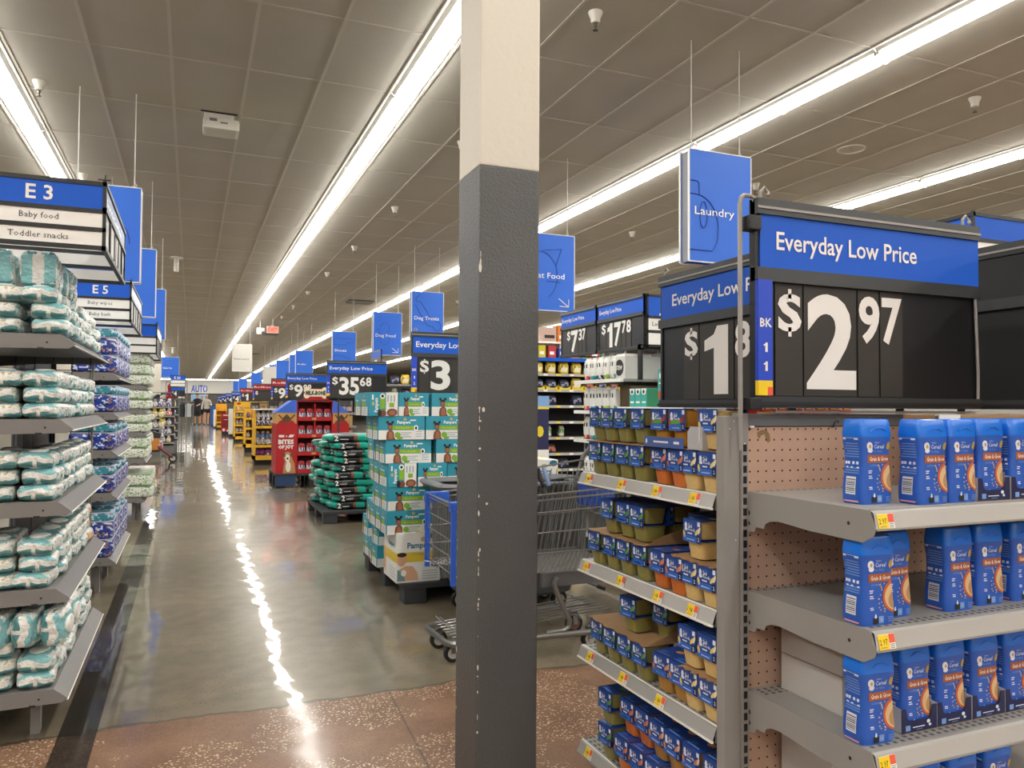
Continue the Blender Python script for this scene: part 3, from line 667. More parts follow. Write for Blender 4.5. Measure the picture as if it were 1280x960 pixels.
# ------------------------------------------------------------ baby food packs
sleeve = M('sleeve_blue', '1d4796', .35, coat=.15); sleeve_l = M('sleeve_lightblue', '2f69c4', .35)
def food_pack(nm, tubc, pic, pic2, band=None):
    t = thing('baby_food_pack', nm, 'baby food')
    tm = M('tub_'+nm, tubc, .3, coat=.3, var=.06, vs=60); a, b_ = .043, .0355
    def tub(z0, k=1.):
        mb = MB(); mb.loft([ring(a*q*k, b_*q*k, z0+h, 5, 24) for q, h in ((.7, 0), (.8, .002), (.86, .02), (.93, .041), (.985, .043), (.985, .0465), (.9, .0468))], tm); return mb
    tub(0).build('lower_tub', t); tub(.05, .97).build('upper_tub', t)
    mb = MB(); f = -.0455; w_ = .038; zb, zt = .0465, .1
    mb.box(f, f+.001, -w_, w_, zb-.004, zt, sleeve); mb.box(f, -f, -w_, w_, zt-.001, zt+.0002, sleeve); mb.box(-f-.001, -f, -w_, w_, zb-.004, zt, sleeve); mb.box(f, -f, -w_, w_, zb, zb+.001, sleeve)
    u, v = (0, -1, 0), (0, 0, 1); F_ = f-.0006
    def pt(x, z, k=0): return (F_-.0002*k, w_-x, zb-.004+z)        # x from the left edge 0..076, z 0..057
    mb.rect(pt(.0, .0), (0, -.076, 0), (0, 0, .016), sleeve_l)
    mb.ell(pt(.013, .04), (0, -.0055, 0), (0, 0, .0085), lab, 10); mb.ell(pt(.014, .031), (0, -.007, 0), (0, 0, .0045), lab, 10)
    mb.text('Gerber', pt(.023, .0455), u, v, .004, labl, w=.016, res=1); mb.text('2nd', pt(.023, .036), u, v, .009, lab, w=.016, res=1, bold=.03); mb.text('Foods', pt(.024, .028), u, v, .0075, lab, w=.028, res=1, bold=.02)
    if band: mb.rect(pt(.008, .017), (0, -.045, 0), (0, 0, .01), M('sleeve_band_green', '5f9a3a', .5))
    else: mb.rect(pt(.02, .02), (0, -.02, 0), (0, 0, .0035), lab)
    mb.rect(pt(.016, .0055), (0, -.034, 0), (0, 0, .0025), lab)
    p1 = M('pic_'+pic, pic, .5); p2 = M('pic_'+pic2, pic2, .5)
    mb.ell(pt(.06, .028), (0, -.0085, .004), (0, -.003, .008), p1, 10); mb.ell(pt(.069, .033), (0, -.006, .003), (0, -.002, .009), p2, 10); mb.ell(pt(.006, .017), (0, -.005, .0), (0, .002, .01), p1, 9)
    mb.rect(pt(.062, .043), (0, -.011, 0), (0, 0, .011), lab)
    mb.rect(pt(.059, .0, 1), (0, -.0155, 0), (0, 0, .02), navy); mb.text('2', pt(.064, .006, 2), u, v, .009, lab, res=1, bold=.02)
    # top face print
    mb.ell((-.02, .018, zt+.0006), (0, .012, 0), (.009, 0, 0), sleeve_l, 10); mb.rect((-.036, .03, zt+.0006), (.004, 0, 0), (0, -.05, 0), labl); mb.ell((.01, -.012, zt+.0006), (0, .014, 0), (.01, 0, 0), p1, 10)
    mb.build('sleeve', t)
    return Kind(t)
FK = {'green': food_pack('green', '8a8348', '5f9440', '7aa84f'), 'orange': food_pack('orange', 'cc6f2c', 'd97a4a', 'e0906a'), 'cream': food_pack('cream', 'd9b97a', 'e8cf7a', 'efe0b8'),
      'amber': food_pack('amber', 'b87f2a', 'a83c34', '7b3b2a', 1), 'brown': food_pack('brown', 'a97a35', 'd98b52', 'e2c29a')}
shn = ('top', 'second', 'third', 'lowest')
tier_n = {0: 'lower', 1: 'upper'}
cnt = {}
def pk(si, tier, fl, y, x=None, rz=0., dz=0., back=0):
    x = 1.178+.0455 if x is None else x
    k = (si, tier, fl, back); cnt[k] = cnt.get(k, -1)+1
    lbl = '%s baby food pack, %s of its kind from far end, %s %slayer, %s shelf' % (fl, nth(cnt[k]), tier_n[tier], 'back ' if back else '', shn[si])
    FK[fl].put((x+.094*back, y, SZ[si]+tier*.1025+dz), rz, lbl, 'baby food packs on the shelf run')
r7 = random.Random(11)
def j(): return r7.uniform(-.02, .02)
def jx(a=.004): return 1.2235+r7.uniform(-a, a)
g4 = (2.165, 2.082, 2.0, 1.913)
for y in g4: pk(0, 0, 'green', y, jx(), j()); pk(0, 1, 'green', y+.003, jx(), j(), .004)
for y in (1.812, 1.722): pk(0, 0, 'orange', y, jx(), j()); pk(0, 1, 'amber', y+.004, jx()+.006, j(), .004)
for y in (1.667, 1.587): pk(0, 0, 'cream', y, jx(), 0)
pk(0, 1, 'cream', 1.587, 1.2235, 0, .004)
for y in (2.165, 2.075, 1.992, 1.908): pk(1, 0, 'green', y, jx(), j()); pk(1, 0, 'green', y, jx()+.002, j(), 0, 1)
for y in (2.095, 2.005, 1.924): pk(1, 1, 'green', y+.004, jx(.002)+.008, j(), .004); pk(1, 1, 'green', y+.004, jx()+.01, j(), .004, 1)
for y in (1.818, 1.728): pk(1, 0, 'orange', y, jx(), j())
pk(1, 1, 'orange', 1.728, 1.2235+.07, j(), .004); pk(1, 0, 'orange', 1.81, 1.228, 0, 0, 1)
for y in (1.667, 1.587): pk(1, 0, 'cream', y, jx(), 0)
pk(1, 1, 'cream', 1.652, 1.2235, j(), .004); pk(1, 1, 'cream', 1.642, 1.23, j(), .004, 1)
for y in (2.155, 2.068, 1.982, 1.9): pk(2, 0, 'green', y, jx(), j())
pk(2, 1, 'green', 1.998, 1.24, .1, .004); pk(2, 1, 'green', 1.995, 1.25, 0, .004, 1); pk(2, 1, 'green', 1.9, 1.29, 0, .004)
for y in (1.8, 1.725): pk(2, 0, 'brown', y, jx()+.004, j()+.1)
for y in (1.667, 1.585): pk(2, 0, 'cream', y+.002, jx(), 0); pk(2, 1, 'cream', y+.003, jx(), 0, .004)
pk(2, 1, 'orange', 1.745, 1.33, 0, .004)
for t_ in (0, 1): pk(3, t_, 'green', 2.1, 1.2235, .04)
for y in (2.0, 1.918):
    pk(3, 0, 'orange', y, jx(), j()); pk(3, 1, 'orange', y+.005, 1.245, j())
for y in (1.835, 1.752, 1.669, 1.586):
    pk(3, 0, 'brown', y+.002, jx(), 0); pk(3, 1, 'brown', y+.002, jx()+.012, 0)
# torn cardboard trays between the layers
def tray(name, label, y0, y1, z, wall=None, x0=1.178, x1=1.45, seed=0):
    t = thing('cardboard_tray', label, 'cardboard tray', (1.3, (y0+y1)/2, z)); q = random.Random(seed); mb = MB()
    fr = []; n = 18
    for i in range(n+1):
        y = y0+(y1-y0)*i/n; fr.append((x0-.006+.006*math.sin(i*1.7+seed)+q.uniform(-.003, .003), y))
    pts = [(x1, y0, z)]+[(a, b_, z) for a, b_ in fr]+[(x1, y1, z)]
    mb.prism(pts[::-1], (0, 0, .0025), card); mb.build('sheet', t, True)
    if wall is not None:
        mb = MB(); pr_ = []
        for i in range(9): a = i/8; pr_.append((x0+.005+(x1-x0)*a, z+.0026+.1*a**1.1+.004*math.sin(a*9)))
        pr_ += [(x1, z+.0026)]
        mb.prism([(a, wall, b_) for a, b_ in pr_], (0, .003, 0), card); mb.build('torn_wall', t, True)
tray(1, 'torn brown cardboard tray under the upper green packs, top shelf', 1.875, 2.215, SZ[0]+.1012, seed=1)
tray(1, 'torn brown cardboard tray under the upper green packs, second shelf', 1.872, 2.2, SZ[1]+.1012, wall=1.873, seed=2)
tray(1, 'short cardboard tray under the upper pale packs, second shelf', 1.555, 1.745, SZ[1]+.1012, seed=3)
tray(1, 'torn brown cardboard tray under the upper green packs, third shelf', 1.86, 2.2, SZ[2]+.1012, wall=1.861, seed=4)
tray(1, 'short cardboard tray under the upper pale packs, third shelf', 1.55, 1.695, SZ[2]+.1012, seed=5)
tray(1, 'flat cardboard sheet under the top row of mixed packs, top shelf', 1.555, 1.865, SZ[0]+.1012, x0=1.185, seed=6)
ft = thing('front_tray', 'slate-blue printed tray front below the mixed packs, top shelf', 'tray', (1.176, 1.76, 1.094))
mb = MB(); mb.box(1.166, 1.168, 1.672, 1.858, 1.093, 1.121, M('tray_slate', '4a62a0', .5)); mb.rect((1.1655, 1.81, 1.105), (0, -.07, 0), (0, 0, .005), lab); mb.rect((1.1655, 1.715, 1.104), (0, -.025, 0), (0, 0, .007), lab); mb.ell((1.1655, 1.845, 1.108), (0, -.005, 0), (0, 0, .007), lab, 8)
mb.box(1.168, 1.174, 1.672, 1.858, 1.093, 1.095, M('tray_slate')); mb.build('carton', ft, True)
wc = thing('white_flap', 'blank white carton flap filling the gap on the top shelf', 'carton', (1.19, 1.64, 1.1))
mb = MB(); pm = M('flap_grey', 'b4b4b8', .6)
mb.prism([(1.172, 1.662, 1.094), (1.172, 1.6, 1.094), (1.172, 1.6, 1.152), (1.172, 1.65, 1.152), (1.172, 1.662, 1.138)], (.002, 0, 0), pm); mb.tube([(1.1715, 1.612, 1.152), (1.1715, 1.612, 1.115), (1.1715, 1.618, 1.11)], .0012, paper, 4); mb.box(1.174, 1.4, 1.6, 1.603, 1.094, 1.15, pm); mb.box(1.4, 1.403, 1.6, 1.67, 1.094, 1.19, card); mb.build('carton', wc, True)
# ------------------------------------------------------------ left shelving with wipes
def sign_box(name, label, x0, x1, y0, y1, z0, z1, head, lines, group=None, hx=None, left=False):
    """open four-sided aisle sign box of black rails; front panel faces -y"""
    t = thing(name, label, 'aisle sign', ((x0+x1)/2, (y0+y1)/2, z0), 0, group); mb = MB(); H = z1-z0; r = .012
    for x in (x0, x1-r):
        for y in (y0, y1-r): mb.box(x, x+r, y, y+r, z0, z1+.008, black)
    for z in (z0, z0+H*.29-.006, z0+H*.57-.008, z1-.014):
        for y in (y0, y1-r): mb.box(x0, x1, y, y+r, z, z+.016, black)
    for x in (x0, x1-r):
        for z in (z0, z0+H*.57, z1-.014): mb.box(x-.002, x+r+.002, y0, y1, z, z+.016, black)
    for k in range(1, 5):
        yy = y0+(y1-y0)*k/5; mb.box(x1-r, x1, yy, yy+.02, z0, z0+H*.58, black)
    mb.tube([(x1-.006, y0+.006, z1), (x1-.006, y0+.006, z1+.03)], .003, black, 5); mb.tube([(x1-.03, y0+.01, z1+.012), (x1+.012, y0+.01, z1+.012)], .0025, black, 5)
    mb.build('frame', t, True)
    mb = MB(); mb.box(x0+r, x1-r, y0+.003, y0+.008, z0+H*.6, z1-.012, blue); mb.text(head, (hx or (x0+x1)/2-.02, y0+.002, z0+H*.68), (1, 0, 0), (0, 0, 1), H*.2, dig, bold=.02, align='c')
    mb.build('header_panel', t, True)
    for k, s_ in enumerate(lines):
        zz = z0+H*(.31 if k == 0 else .03); mb = MB(); mb.box(x0+r, x1-r, y0+.003, y0+.008, zz+.006, zz+H*.235, paper)
        mb.text(s_, (hx or (x0+x1)/2-.02, y0+.002, zz+H*.095), (1, 0, 0), (0, 0, 1), H*.085, inkd, align='c', res=1); mb.build('category_strip', t, True)
    if left:
        mb = MB(); mb.box(x0+.004, x0+.009, y0+r, y1-r, z0+H*.6, z1-.012, blue); mb.build('side_header', t, True); return t
    mb = MB(); mb.box(x1-.009, x1-.004, y0+r, y1-r, z0+H*.6, z1-.012, M('header_pale', '9fb6de', .2)); mb.text('Everyday Low Price', (x1-.003, y0+.06, z0+H*.72), (0, 1, 0), (0, 0, 1), H*.1, dig, w=(y1-y0)*.7, res=1)
    mb.build('side_header', t, True)
    mb = MB(); mb.box(x1-.009, x1-.005, y0+r, y1-r, z0+.01, z0+H*.57, M('price_back', '4a4846', .3)); 
    for k in range(2): mb.box(x1-.005, x1-.003, y0+.25+k*.22, y0+.4+k*.22, z0+.02, z0+H*.55, M('price_grey', 'b9b7b2', .4))
    mb.build('side_price_panel', t, True)
    mb = MB()
    for k in range(2): mb.box(x0+r, x1-r, y1-.009, y1-.005, z0+H*(.05+.28*k), z0+H*(.25+.28*k), paper)
    mb.box(x0+r, x1-r, y1-.009, y1-.005, z0+H*.6, z1-.012, white); mb.build('rear_strips', t, True)
    return t
sign_box('aisle_sign', 'nearest left aisle sign box with blue E3 header, baby food and toddler snacks strips', -.86, -.30, 3.2, 4.1, 1.765, 2.016, 'E 3', ('Baby food', 'Toddler snacks'), hx=-.515)
sign_box('aisle_sign', 'second aisle sign box on the left with blue E5 header and baby wipes strip', -1.02, -.385, 5.86, 7.1, 1.76, 2.03, 'E 5', ('Baby wipes', 'Baby bath'), hx=-.575)
sign_box('aisle_sign', 'third aisle sign box on the left, beyond the E5 one, with white strips', -1.0, -.335, 8.85, 10.2, 1.72, 2.03, '', ('', ''))
lsteel = M('left_shelf_grey', '7d7a78', .45, var=.04, vs=8)
def left_gondola(label, y0, y1, zs, xf, xb, top, seed, mesh=True, bot=.18, slant=.05):
    t = thing('wipes_shelving' if seed == 1 else 'shelving_unit', label, 'shelving', (xb, (y0+y1)/2, 0)); mb = MB()
    mb.box(xb, xb+.03, y0, y1, 0, top, darkgrey)
    for y in (y0, y1-.03): mb.box(xb+.03, xb+.06, y, y+.03, 0, top, black)
    mb.build('back_panel', t, True)
    if mesh:
        mb = MB()
        for i in range(14): z = .25+i*(top-.3)/13; mb.tube([(xb+.06, y1-.012, z), (xf-.06, y1-.012, z)], .0022, darkgrey, 4)
        for i in range(6): x = xb+.08+i*(xf-xb-.16)/5; mb.tube([(x, y1-.012, .2), (x, y1-.012, top-.02)], .0022, darkgrey, 4)
        mb.box(xf-.072, xf-.062, y1-.02, y1-.005, .2, top-.05, M('mesh_post', '8f8a78', .5)); mb.build('wire_divider', t, True)
    for i, z in enumerate(zs):
        mb = MB(); xx = xf
        mb.box(xb+.03, xx-.045, y0+.006, y1-.006, z-.02, z, steel2)
        mb.build('shelf', t, True)
        for y in (y1-.004, y0):
            mb = MB(); mb.prism([(xb+.03, y, z), (xb+.03, y, z-.075), (xb+.25, y, z-.055), (xx-.02, y, z-.05), (xx, y, z-.036), (xx-.045, y, z)][::-1], (0, .004, 0), lsteel)
            if y != y0: mb.build('bracket', t, True)
        mb.ell((xx-.09, y0-.0006, z-.03), (.004, 0, 0), (0, 0, .004), black, 8); mb.box(xx-.12, xx-.1, y0-.001, y0+.002, z-.055, z-.048, black)
        mb.build('bracket', t, True)
        mb = MB(); mb.add([(xx-.047, y0, z), (xx-.047, y1, z), (xx, y1, z-.038), (xx, y0, z-.038), (xx-.003, y0, z-.046), (xx-.003, y1, z-.046)], [(0, 3, 2, 1), (3, 4, 5, 2)], M('price_rail_left', '7c787a', .65, spec=.25) if i else lsteel)
        mb.tube([(xx, y0, z-.04), (xx, y1, z-.04)], .003, white, 5); mb.build('price_rail', t, True)
    mb = MB()
    for y in (y0+.1, (y0+y1)/2, y1-.1): mb = MB(); mb.box(xf-.13, xf-.1, y, y+.045, 0, zs[0]-.02, lsteel); mb.box(xb+.05, xf-.1, y+.01, y+.035, zs[0]-.06, zs[0]-.02, steel2); mb.build('foot', t, True)
    mb = MB(); mb.box(xb+.03, xb+.05, y0, y1, 0, zs[0], black); mb.build('kick_plate', t, True)
    return t
ZL = (.185, .54, .85, 1.145, 1.45)
left_gondola('near left shelf unit of grey metal shelves, stocked with teal and white wipes packs', 3.2, 4.42, ZL, -.39, -.95, 1.62, 1)
teal = M('wipes_teal', '86c0c4', .3, coat=.25, bump=.9, bs=75); wwh = M('wipes_white', 'e6e4de', .3, coat=.25, bump=.9, bs=75); wdk = M('wipes_print', '4c6a68', .4); wor = M('wipes_print_orange', 'd9a06a', .4); tealk = M('wipes_teal_deep', '558f93', .3, coat=.25, bump=.9, bs=75); wgn = M('wipes_print_green', '9db98e', .4)
def wipes(seed, floral=False, warm=False):
    t = thing('wipes_pack', 'x', 'wipes pack'); a, b_, c = .06, .093, .029; q = random.Random(seed)
    vs, fs = pillow(a, b_, c, 5, 40, seed, .004, 24, .14, .3); ms = []
    vs = [tuple(Vector(v)+noise.noise_vector(Vector(v)*52+Vector((seed, 0, seed)))*.0032) for v in vs]
    for f in fs:
        x, y, z = cen(vs, f); X_, Y_, Z_ = x/a, y/b_, z/c
        w_ = .2*math.sin(X_*3.4+seed)+.22*noise.noise(Vector((x*55, y*20, seed)))
        sp = noise.noise(Vector((x*90+seed, y*90, z*110)))
        if abs(Y_) > .8 and abs(Y_) > abs(X_)*.9:          # end faces: teal cap, white wavy band, teal blocks split by a white seam
            if Z_ > .42+w_: m = (wwh if sp < .25 else (wor if sp > .42 else wgn)) if floral else teal
            elif Z_ > -.22+w_*.7 or abs(X_) < .11: m = wwh
            else: m = tealk
        elif Z_ > .5:                                       # top: teal field, pale rim
            m = teal if (X_*X_*1.5+abs(Y_)**3*.6 < .85+.25*w_) else wwh
            if floral and sp > .2: m = wwh
        elif Z_ < -.72: m = wwh if abs(X_) < .3+.1*w_ or abs(X_) > .9 else teal
        else:                                               # long sides: white with printed sprigs
            n1 = noise.noise(Vector((x*20, y*30+seed*5, z*34)))
            m = wwh
            if sp > .3 and n1 > -.1: m = wdk if sp > .47 else (wgn if sp > .37 else tealk)
            elif n1 < -.3: m = teal
            if Z_ < -.35 and n1 < .1: m = teal
            if warm and n1 > -.05: m = wor
        ms.append(m)
    mb = MB(); mb.add([(x, y, z+c) for x, y, z in vs], fs, ms, True); mb.build('wrapper', t, angle=70)
    mb = MB(); mb.lathe([(.001, 2*c*.99), (.03, 2*c+.0005), (.034, 2*c*1.0), (.034, 2*c+.004), (.03, 2*c+.007), (.001, 2*c+.0075)], (0, 0, 0), white, 18)
    mb.v = [(x*.95, y*1.45, z) for x, y, z in mb.v]; mb.build('lid', t)
    return Kind(t)
WK = [wipes(i) for i in (1, 2, 3)]; WF = [wipes(i, True) for i in (4, 5)]; WO = [wipes(6, True, True)]
rw = random.Random(21); GW = 'wipes packs on the near left shelving'
shw = ('bottom', 'fourth', 'third', 'second', 'top'); lev = ('bottom', 'second', 'third', 'fourth', 'fifth')
def wp(x, y, z, lbl, rz=None, rot=None, sc=(1, 1, 1), kinds=None):
    rw.choice(kinds or WK).put((x, y, z), (rw.uniform(-.12, .12) if rz is None else rz), lbl, GW, sc, rot)
PH = .0585
for si, z in enumerate(ZL):
    for ci, (x, nm) in enumerate(((-.505, 'aisle-side column'), (-.632, 'column behind the aisle side'), (-.76, 'inner column'))):
        for k in range(6 if ci == 0 else 2):
            y = 3.305+.196*k+rw.uniform(-.006, .006)
            nlev = 3 if si else 4
            if si == 0 and ci == 0: nlev = 2 if k < 2 else 4
            if si == 4 and ci < 2: nlev = 3
            if ci and si == 2: nlev = 3
            for l in range(nlev):
                dx = rw.uniform(-.011, .011)+(.014*(2-l) if ci == 0 and si == 4 else 0)
                wp(x+dx, y+rw.uniform(-.008, .008), z+PH*l, 'teal and white wipes pack, %s of %s stack from near end, %s, %s shelf' % (lev[l], nth(k), nm.replace('column behind the aisle side', 'middle column').replace('aisle-side column', 'outer column'), shw[si]), kinds=WO if (ci == 0 and si == 1 and k == 5) else (WF if ci else (WK if k < 2 else WK+WF)))
# packs standing upright: top row of the top shelf, and jammed in on the bottom shelf
for k in range(7):
    y = 3.27+k*.1
    for ci, x in enumerate((-.53, -.66, -.79) if k < 2 else (-.53,)):
        wp(x+rw.uniform(-.01, .01), y+.0, ZL[4]+3*PH+.068, 'wipes pack standing on edge atop the top-shelf stacks, %s from near end, %s' % (nth(k), ('outer', 'middle', 'inner')[ci]), rot=(math.radians(-90), rw.uniform(-.06, .06), math.radians(rw.uniform(-6, 6))), sc=(1, .72, 1))
for k in range(3):
    wp(-.477-.088*k, 3.285, ZL[0]+.118+.094, 'wipes pack standing upright on the bottom shelf front, %s from the aisle' % nth(k), rot=(math.radians(96), math.radians(90), math.radians(90)), sc=(1., 1, 1.3))
for k in range(3):
    wp(-.477-.088*k, 3.48, ZL[0]+.118+.094, 'wipes pack standing upright in the second rank, bottom shelf, %s from the aisle' % nth(k), rot=(math.radians(96), math.radians(90), math.radians(90)), sc=(1., 1, 1.3))
# ------------------------------------------------------------ second left unit: blue packs
left_gondola('second left shelf unit, stocked with dark blue packs and teal-topped packs', 5.5, 6.72, (.235, .64, .91, 1.15, 1.4), -.42, -1.0, 1.76, 2, False)
bb = M('pack_blue', '1f3f9e', .35, coat=.2); bteal = M('pack_teal', '3a93a6', .35, coat=.2); bpr = M('pack_print_white', 'cfd8ea', .4); bdk = M('pack_navy', '16275f', .35, coat=.2); bor = M('pack_print_tan', 'b98a55', .4)
def soft_pack(nm, cat, a, b_, c, base, spots, seed, k=7, top=None, tw_=0.):
    t = thing(nm, 'x', cat); vs, fs = pillow(a, b_, c, k, 26, seed, .005, 24, .06); ms = []; q = random.Random(seed)
    for f in fs:
        x, y, z = cen(vs, f); n1 = noise.noise(Vector((x*44+seed, y*44, z*60)))+.35*noise.noise(Vector((x*110, y*110, z*130+seed)))
        if top and z > c*.74: m = top
        elif n1 > .28: m = spots[0]
        elif n1 < -.42 and len(spots) > 1: m = spots[1]
        elif abs(n1) < .03 and len(spots) > 2: m = spots[2]
        else: m = base
        ms.append(m)
    mb = MB(); mb.add([(x, y, z+c) for x, y, z in vs], fs, ms, True); mb.build('wrapper', t, angle=60)
    mb = MB(); mb.box(-a*.98, a*.98, -b_*1.0, b_*1.0, 2*c-.005, 2*c-.001, spots[0]); mb.build('top_seam', t)
    return Kind(t)
BK = [soft_pack('wipes_bundle', 'wipes bundle', .13, .088, .058, bb, (bpr, bdk, bor), 3+i, 9, None) for i in range(2)]
BT = soft_pack('wipes_bundle', 'wipes bundle', .13, .088, .028, bteal, (bpr, M('pack_teal_deep', '1f6a78', .35)), 9, 6)
GB = 'packs on the second left shelving'
for si, z in enumerate((.235, .64, .91, 1.15, 1.4)):
    for k in range(6):
        n = 0; y = 5.6+k*.205; gap = ((.64, .91, 1.15, 1.4, 1.75)[si]-z-.06)
        zz = z; l = 0
        while zz+.11 < z+gap+.005 and l < 2:
            BK[(k+l) % 2].put((-.57, y, zz), 0, 'dark blue printed wipes bundle, %s from the near end, %s layer, %s shelf' % (nth(k), ('lower', 'upper')[l], shw[si]), GB, (1, 1, .96 if si else 1.)); zz += .113; l += 1
        if k % 2 == 0 or si in (3, 4):
            l2 = 0
            while zz+.05 < z+gap+.02 and l2 < (3 if si == 4 else 1):
                BT.put((-.57, y, zz), 0, 'flat teal wipes pack on the blue bundles, %s from near end, %s, %s shelf' % (nth(k), ('first layer', 'second layer', 'third layer')[l2], shw[si]), GB); zz += .057; l2 += 1
# ------------------------------------------------------------ third left unit: green packs
left_gondola('third left shelf unit, stocked with pale green and white packs', 8.9, 10.12, (.235, .64, .91, 1.15, 1.4), -.42, -1.0, 1.66, 3, False)
gg = M('pack_green', '9fc08f', .4, coat=.15); gw = M('pack_offwhite', 'e6e6dc', .4, coat=.15); gd = M('pack_green_deep', '5f8f56', .4, coat=.15); gp = M('pack_rose', 'd9b3b8', .4)
GK = [soft_pack('diaper_pack', 'diaper pack', .14, .1, .062, gw, (gg, gd), 13+i, 6) for i in range(2)]
GP = soft_pack('diaper_pack', 'diaper pack', .14, .1, .062, gw, (gp, M('pack_rose_deep', '9f7378', .4)), 17, 6)
for si, z in enumerate((.235, .64, .91, 1.15, 1.4)):
    nl = 3 if si == 4 else 2; hz = min(.123, ((.64, .91, 1.15, 1.4, 1.78)[si]-z-.045)/nl)
    for k in range(6):
        for l in range(nl):
            y = 9.0+k*.205
            (GP if k > 3 else GK[(k+l) % 2]).put((-.55+rw.uniform(-.02, .02)+(.04 if si == 0 else 0), y, z+hz*l), rw.uniform(-.1, .1), '%s and white pack, %s from the near end, %s layer, %s shelf' % ('rose' if k > 3 else 'pale green', nth(k), ('bottom', 'second', 'third')[l], shw[si]), 'packs on the third left shelving', (1, 1, hz/.126))
# ------------------------------------------------------------ shopping cart
cwire = M('cart_wire', '8b8a88', .32, .75); cplast = M('cart_grey', '5c5c5e', .5); cblue = M('cart_blue', '2f5cc2', .4); tyre = M('tyre', '1d1d1f', .6); hub = M('wheel_hub', 'c9c6c0', .5)
ct = thing('shopping_cart', 'grey wire shopping cart with blue corner trim, standing behind the column', 'shopping cart', (1.55, 3.68, 0))
Y0, Y1, ZB = 3.45, 3.93, .395
X0c, X1c = 1.135, 2.05
def rim(x): return .742+.06*(x-X0c)/(X1c-X0c)
def yn(x, f=0): q = (x-X0c)/(X1c-X0c); return (Y0-.035*q) if not f else (Y1+.05*q)
R_ = .0036
for f in (0, 1):
    mb = MB()
    for q in (0, .24, .5, .76):
        mb.tube([(X0c, yn(X0c, f), ZB+q*(rim(X0c)-ZB)+.005), (X1c, yn(X1c, f), ZB+q*(rim(X1c)-ZB)+.005)], R_, cwire, 5)
    for q in (.93, 1.):
        mb.tube([(X0c, yn(X0c, f), ZB+q*(rim(X0c)-ZB)), (X1c, yn(X1c, f), ZB+q*(rim(X1c)-ZB))], .0048, cwire, 6)
    n = 30
    for i in range(n):
        x = X0c+.02+i*(X1c-X0c-.06)/n; s_ = .05+.05*i/n
        mb.tube([(x, yn(x, f), ZB), (x+s_*.8, yn(x+s_, f), rim(x))], .0022, cwire, 4)
    mb.build('side_wires', ct, True)
mb = MB()
for i in range(5):
    z = ZB+.02+i*.078; mb.tube([(X0c, Y0, z), (X0c+.018, Y1, z)], R_, cwire, 5)
for i in range(9): y = Y0+.04+i*.05; mb.tube([(X0c+.004+.016*(i/9), y, ZB), (X0c+.004+.016*(i/9), y, rim(X0c)-.03)], .002, cwire, 4)
mb.tube([(X0c, Y0, rim(X0c)), (X0c+.018, Y1, rim(X0c))], .0055, cwire, 6)
mb.build('nose_wires', ct, True)
mb = MB()
for i in range(36):
    t = i/35; x = X0c+(X1c-X0c)*t
    mb.tube([(x, yn(x), ZB), (min(X1c, x+.3), yn(min(X1c, x+.3), 0)+.5*(min(X1c, x+.3)-x)/.3, ZB)], .0024, cwire, 4)
    mb.tube([(x, yn(x, 1), ZB), (min(X1c, x+.3), yn(x, 1)-.5*(min(X1c, x+.3)-x)/.3, ZB)], .0024, cwire, 4)
mb.box(X0c+.02, X1c, Y0+.06, Y0+.1, ZB-.012, ZB-.004, cplast); mb.box(X0c+.45, X1c, Y0-.01, Y0+.015, ZB-.07, ZB-.006, cplast); mb.box(X0c+.02, X1c, Y1-.1, Y1-.06, ZB-.012, ZB-.004, cplast)
mb.build('basket_floor', ct, True)
mb = MB()
mb.box(X0c-.012, X0c+.012, Y0-.014, Y0+.01, ZB-.03, rim(X0c)-.03, cblue, b=.005); mb.box(X0c-.016, X0c+.05, Y0-.016, Y0+.03, rim(X0c)-.035, rim(X0c)+.012, cblue, b=.008)
mb.box(X0c+.004, X0c+.028, Y1-.01, Y1+.014, ZB-.03, rim(X0c)-.03, cblue, b=.005); mb.box(X0c+.0, X0c+.13, Y1-.02, Y1+.018, rim(X0c)-.045, rim(X0c)+.01, cblue, b=.008)
mb.build('corner_trim', ct, True)
mb = MB(); mb.box(2.0, 2.025, 3.5, 3.88, .66, .8, cblue, b=.01)
for i in range(8): y = 3.52+i*.05; mb.tube([(1.99, y, .66), (1.97, y, .84)], .003, cwire, 5)
mb.build('child_seat', ct, True)
mb = MB()
for z in (.62, .7, .78, .84): mb.tube([(2.06, 3.4, z), (2.06, 3.99, z)], R_, cwire, 5)
for i in range(14): y = 3.42+i*.043; mb.tube([(2.06, y, ZB), (2.07, y, .86)], .0024, cwire, 4)
for i in range(9): x = 1.72+i*.035; mb.tube([(x, 3.97, ZB+.05), (x+.1, 3.98, .85)], .0026, cwire, 4)
mb.tube([(1.72, 3.97, .85), (2.1, 3.98, .9)], .005, cwire, 6)
mb.build('rear_gate', ct, True)
mb = MB()
for y in (3.41, 4.0): mb.tube([(1.98, y, .42), (2.03, y, .7), (2.1, y, .92), (2.16, y, .98)], .012, cplast, 8)
mb.tube([(2.16, 3.38, .98), (2.16, 4.02, .98)], .016, cblue, 10)
mb.tube([(1.8, 3.975, .86), (1.86, 3.975, .68), (1.9, 3.975, .42)], .012, cplast, 8); mb.build('handle', ct, True)
mb = MB(); fz = .095
mb.tube([(2.08, 3.405, fz), (1.35, 3.425, fz), (1.17, 3.44, fz), (1.135, 3.46, fz), (1.118, 3.5, fz), (1.105, 3.74, fz), (1.112, 3.78, fz), (1.15, 3.805, fz), (1.4, 3.83, fz), (2.08, 3.92, fz)], .0145, cwire, 10)
for f, y in ((0, 3.425), (1, 3.86)):
    mb.tube([(1.655, y, ZB-.02), (1.64, y, .345), (1.66, y, .29), (1.7, y, .21), (1.728, y, .16), (1.722, y, .125), (1.69, y, .11), (1.6, y, .108)], .013, cwire, 10)
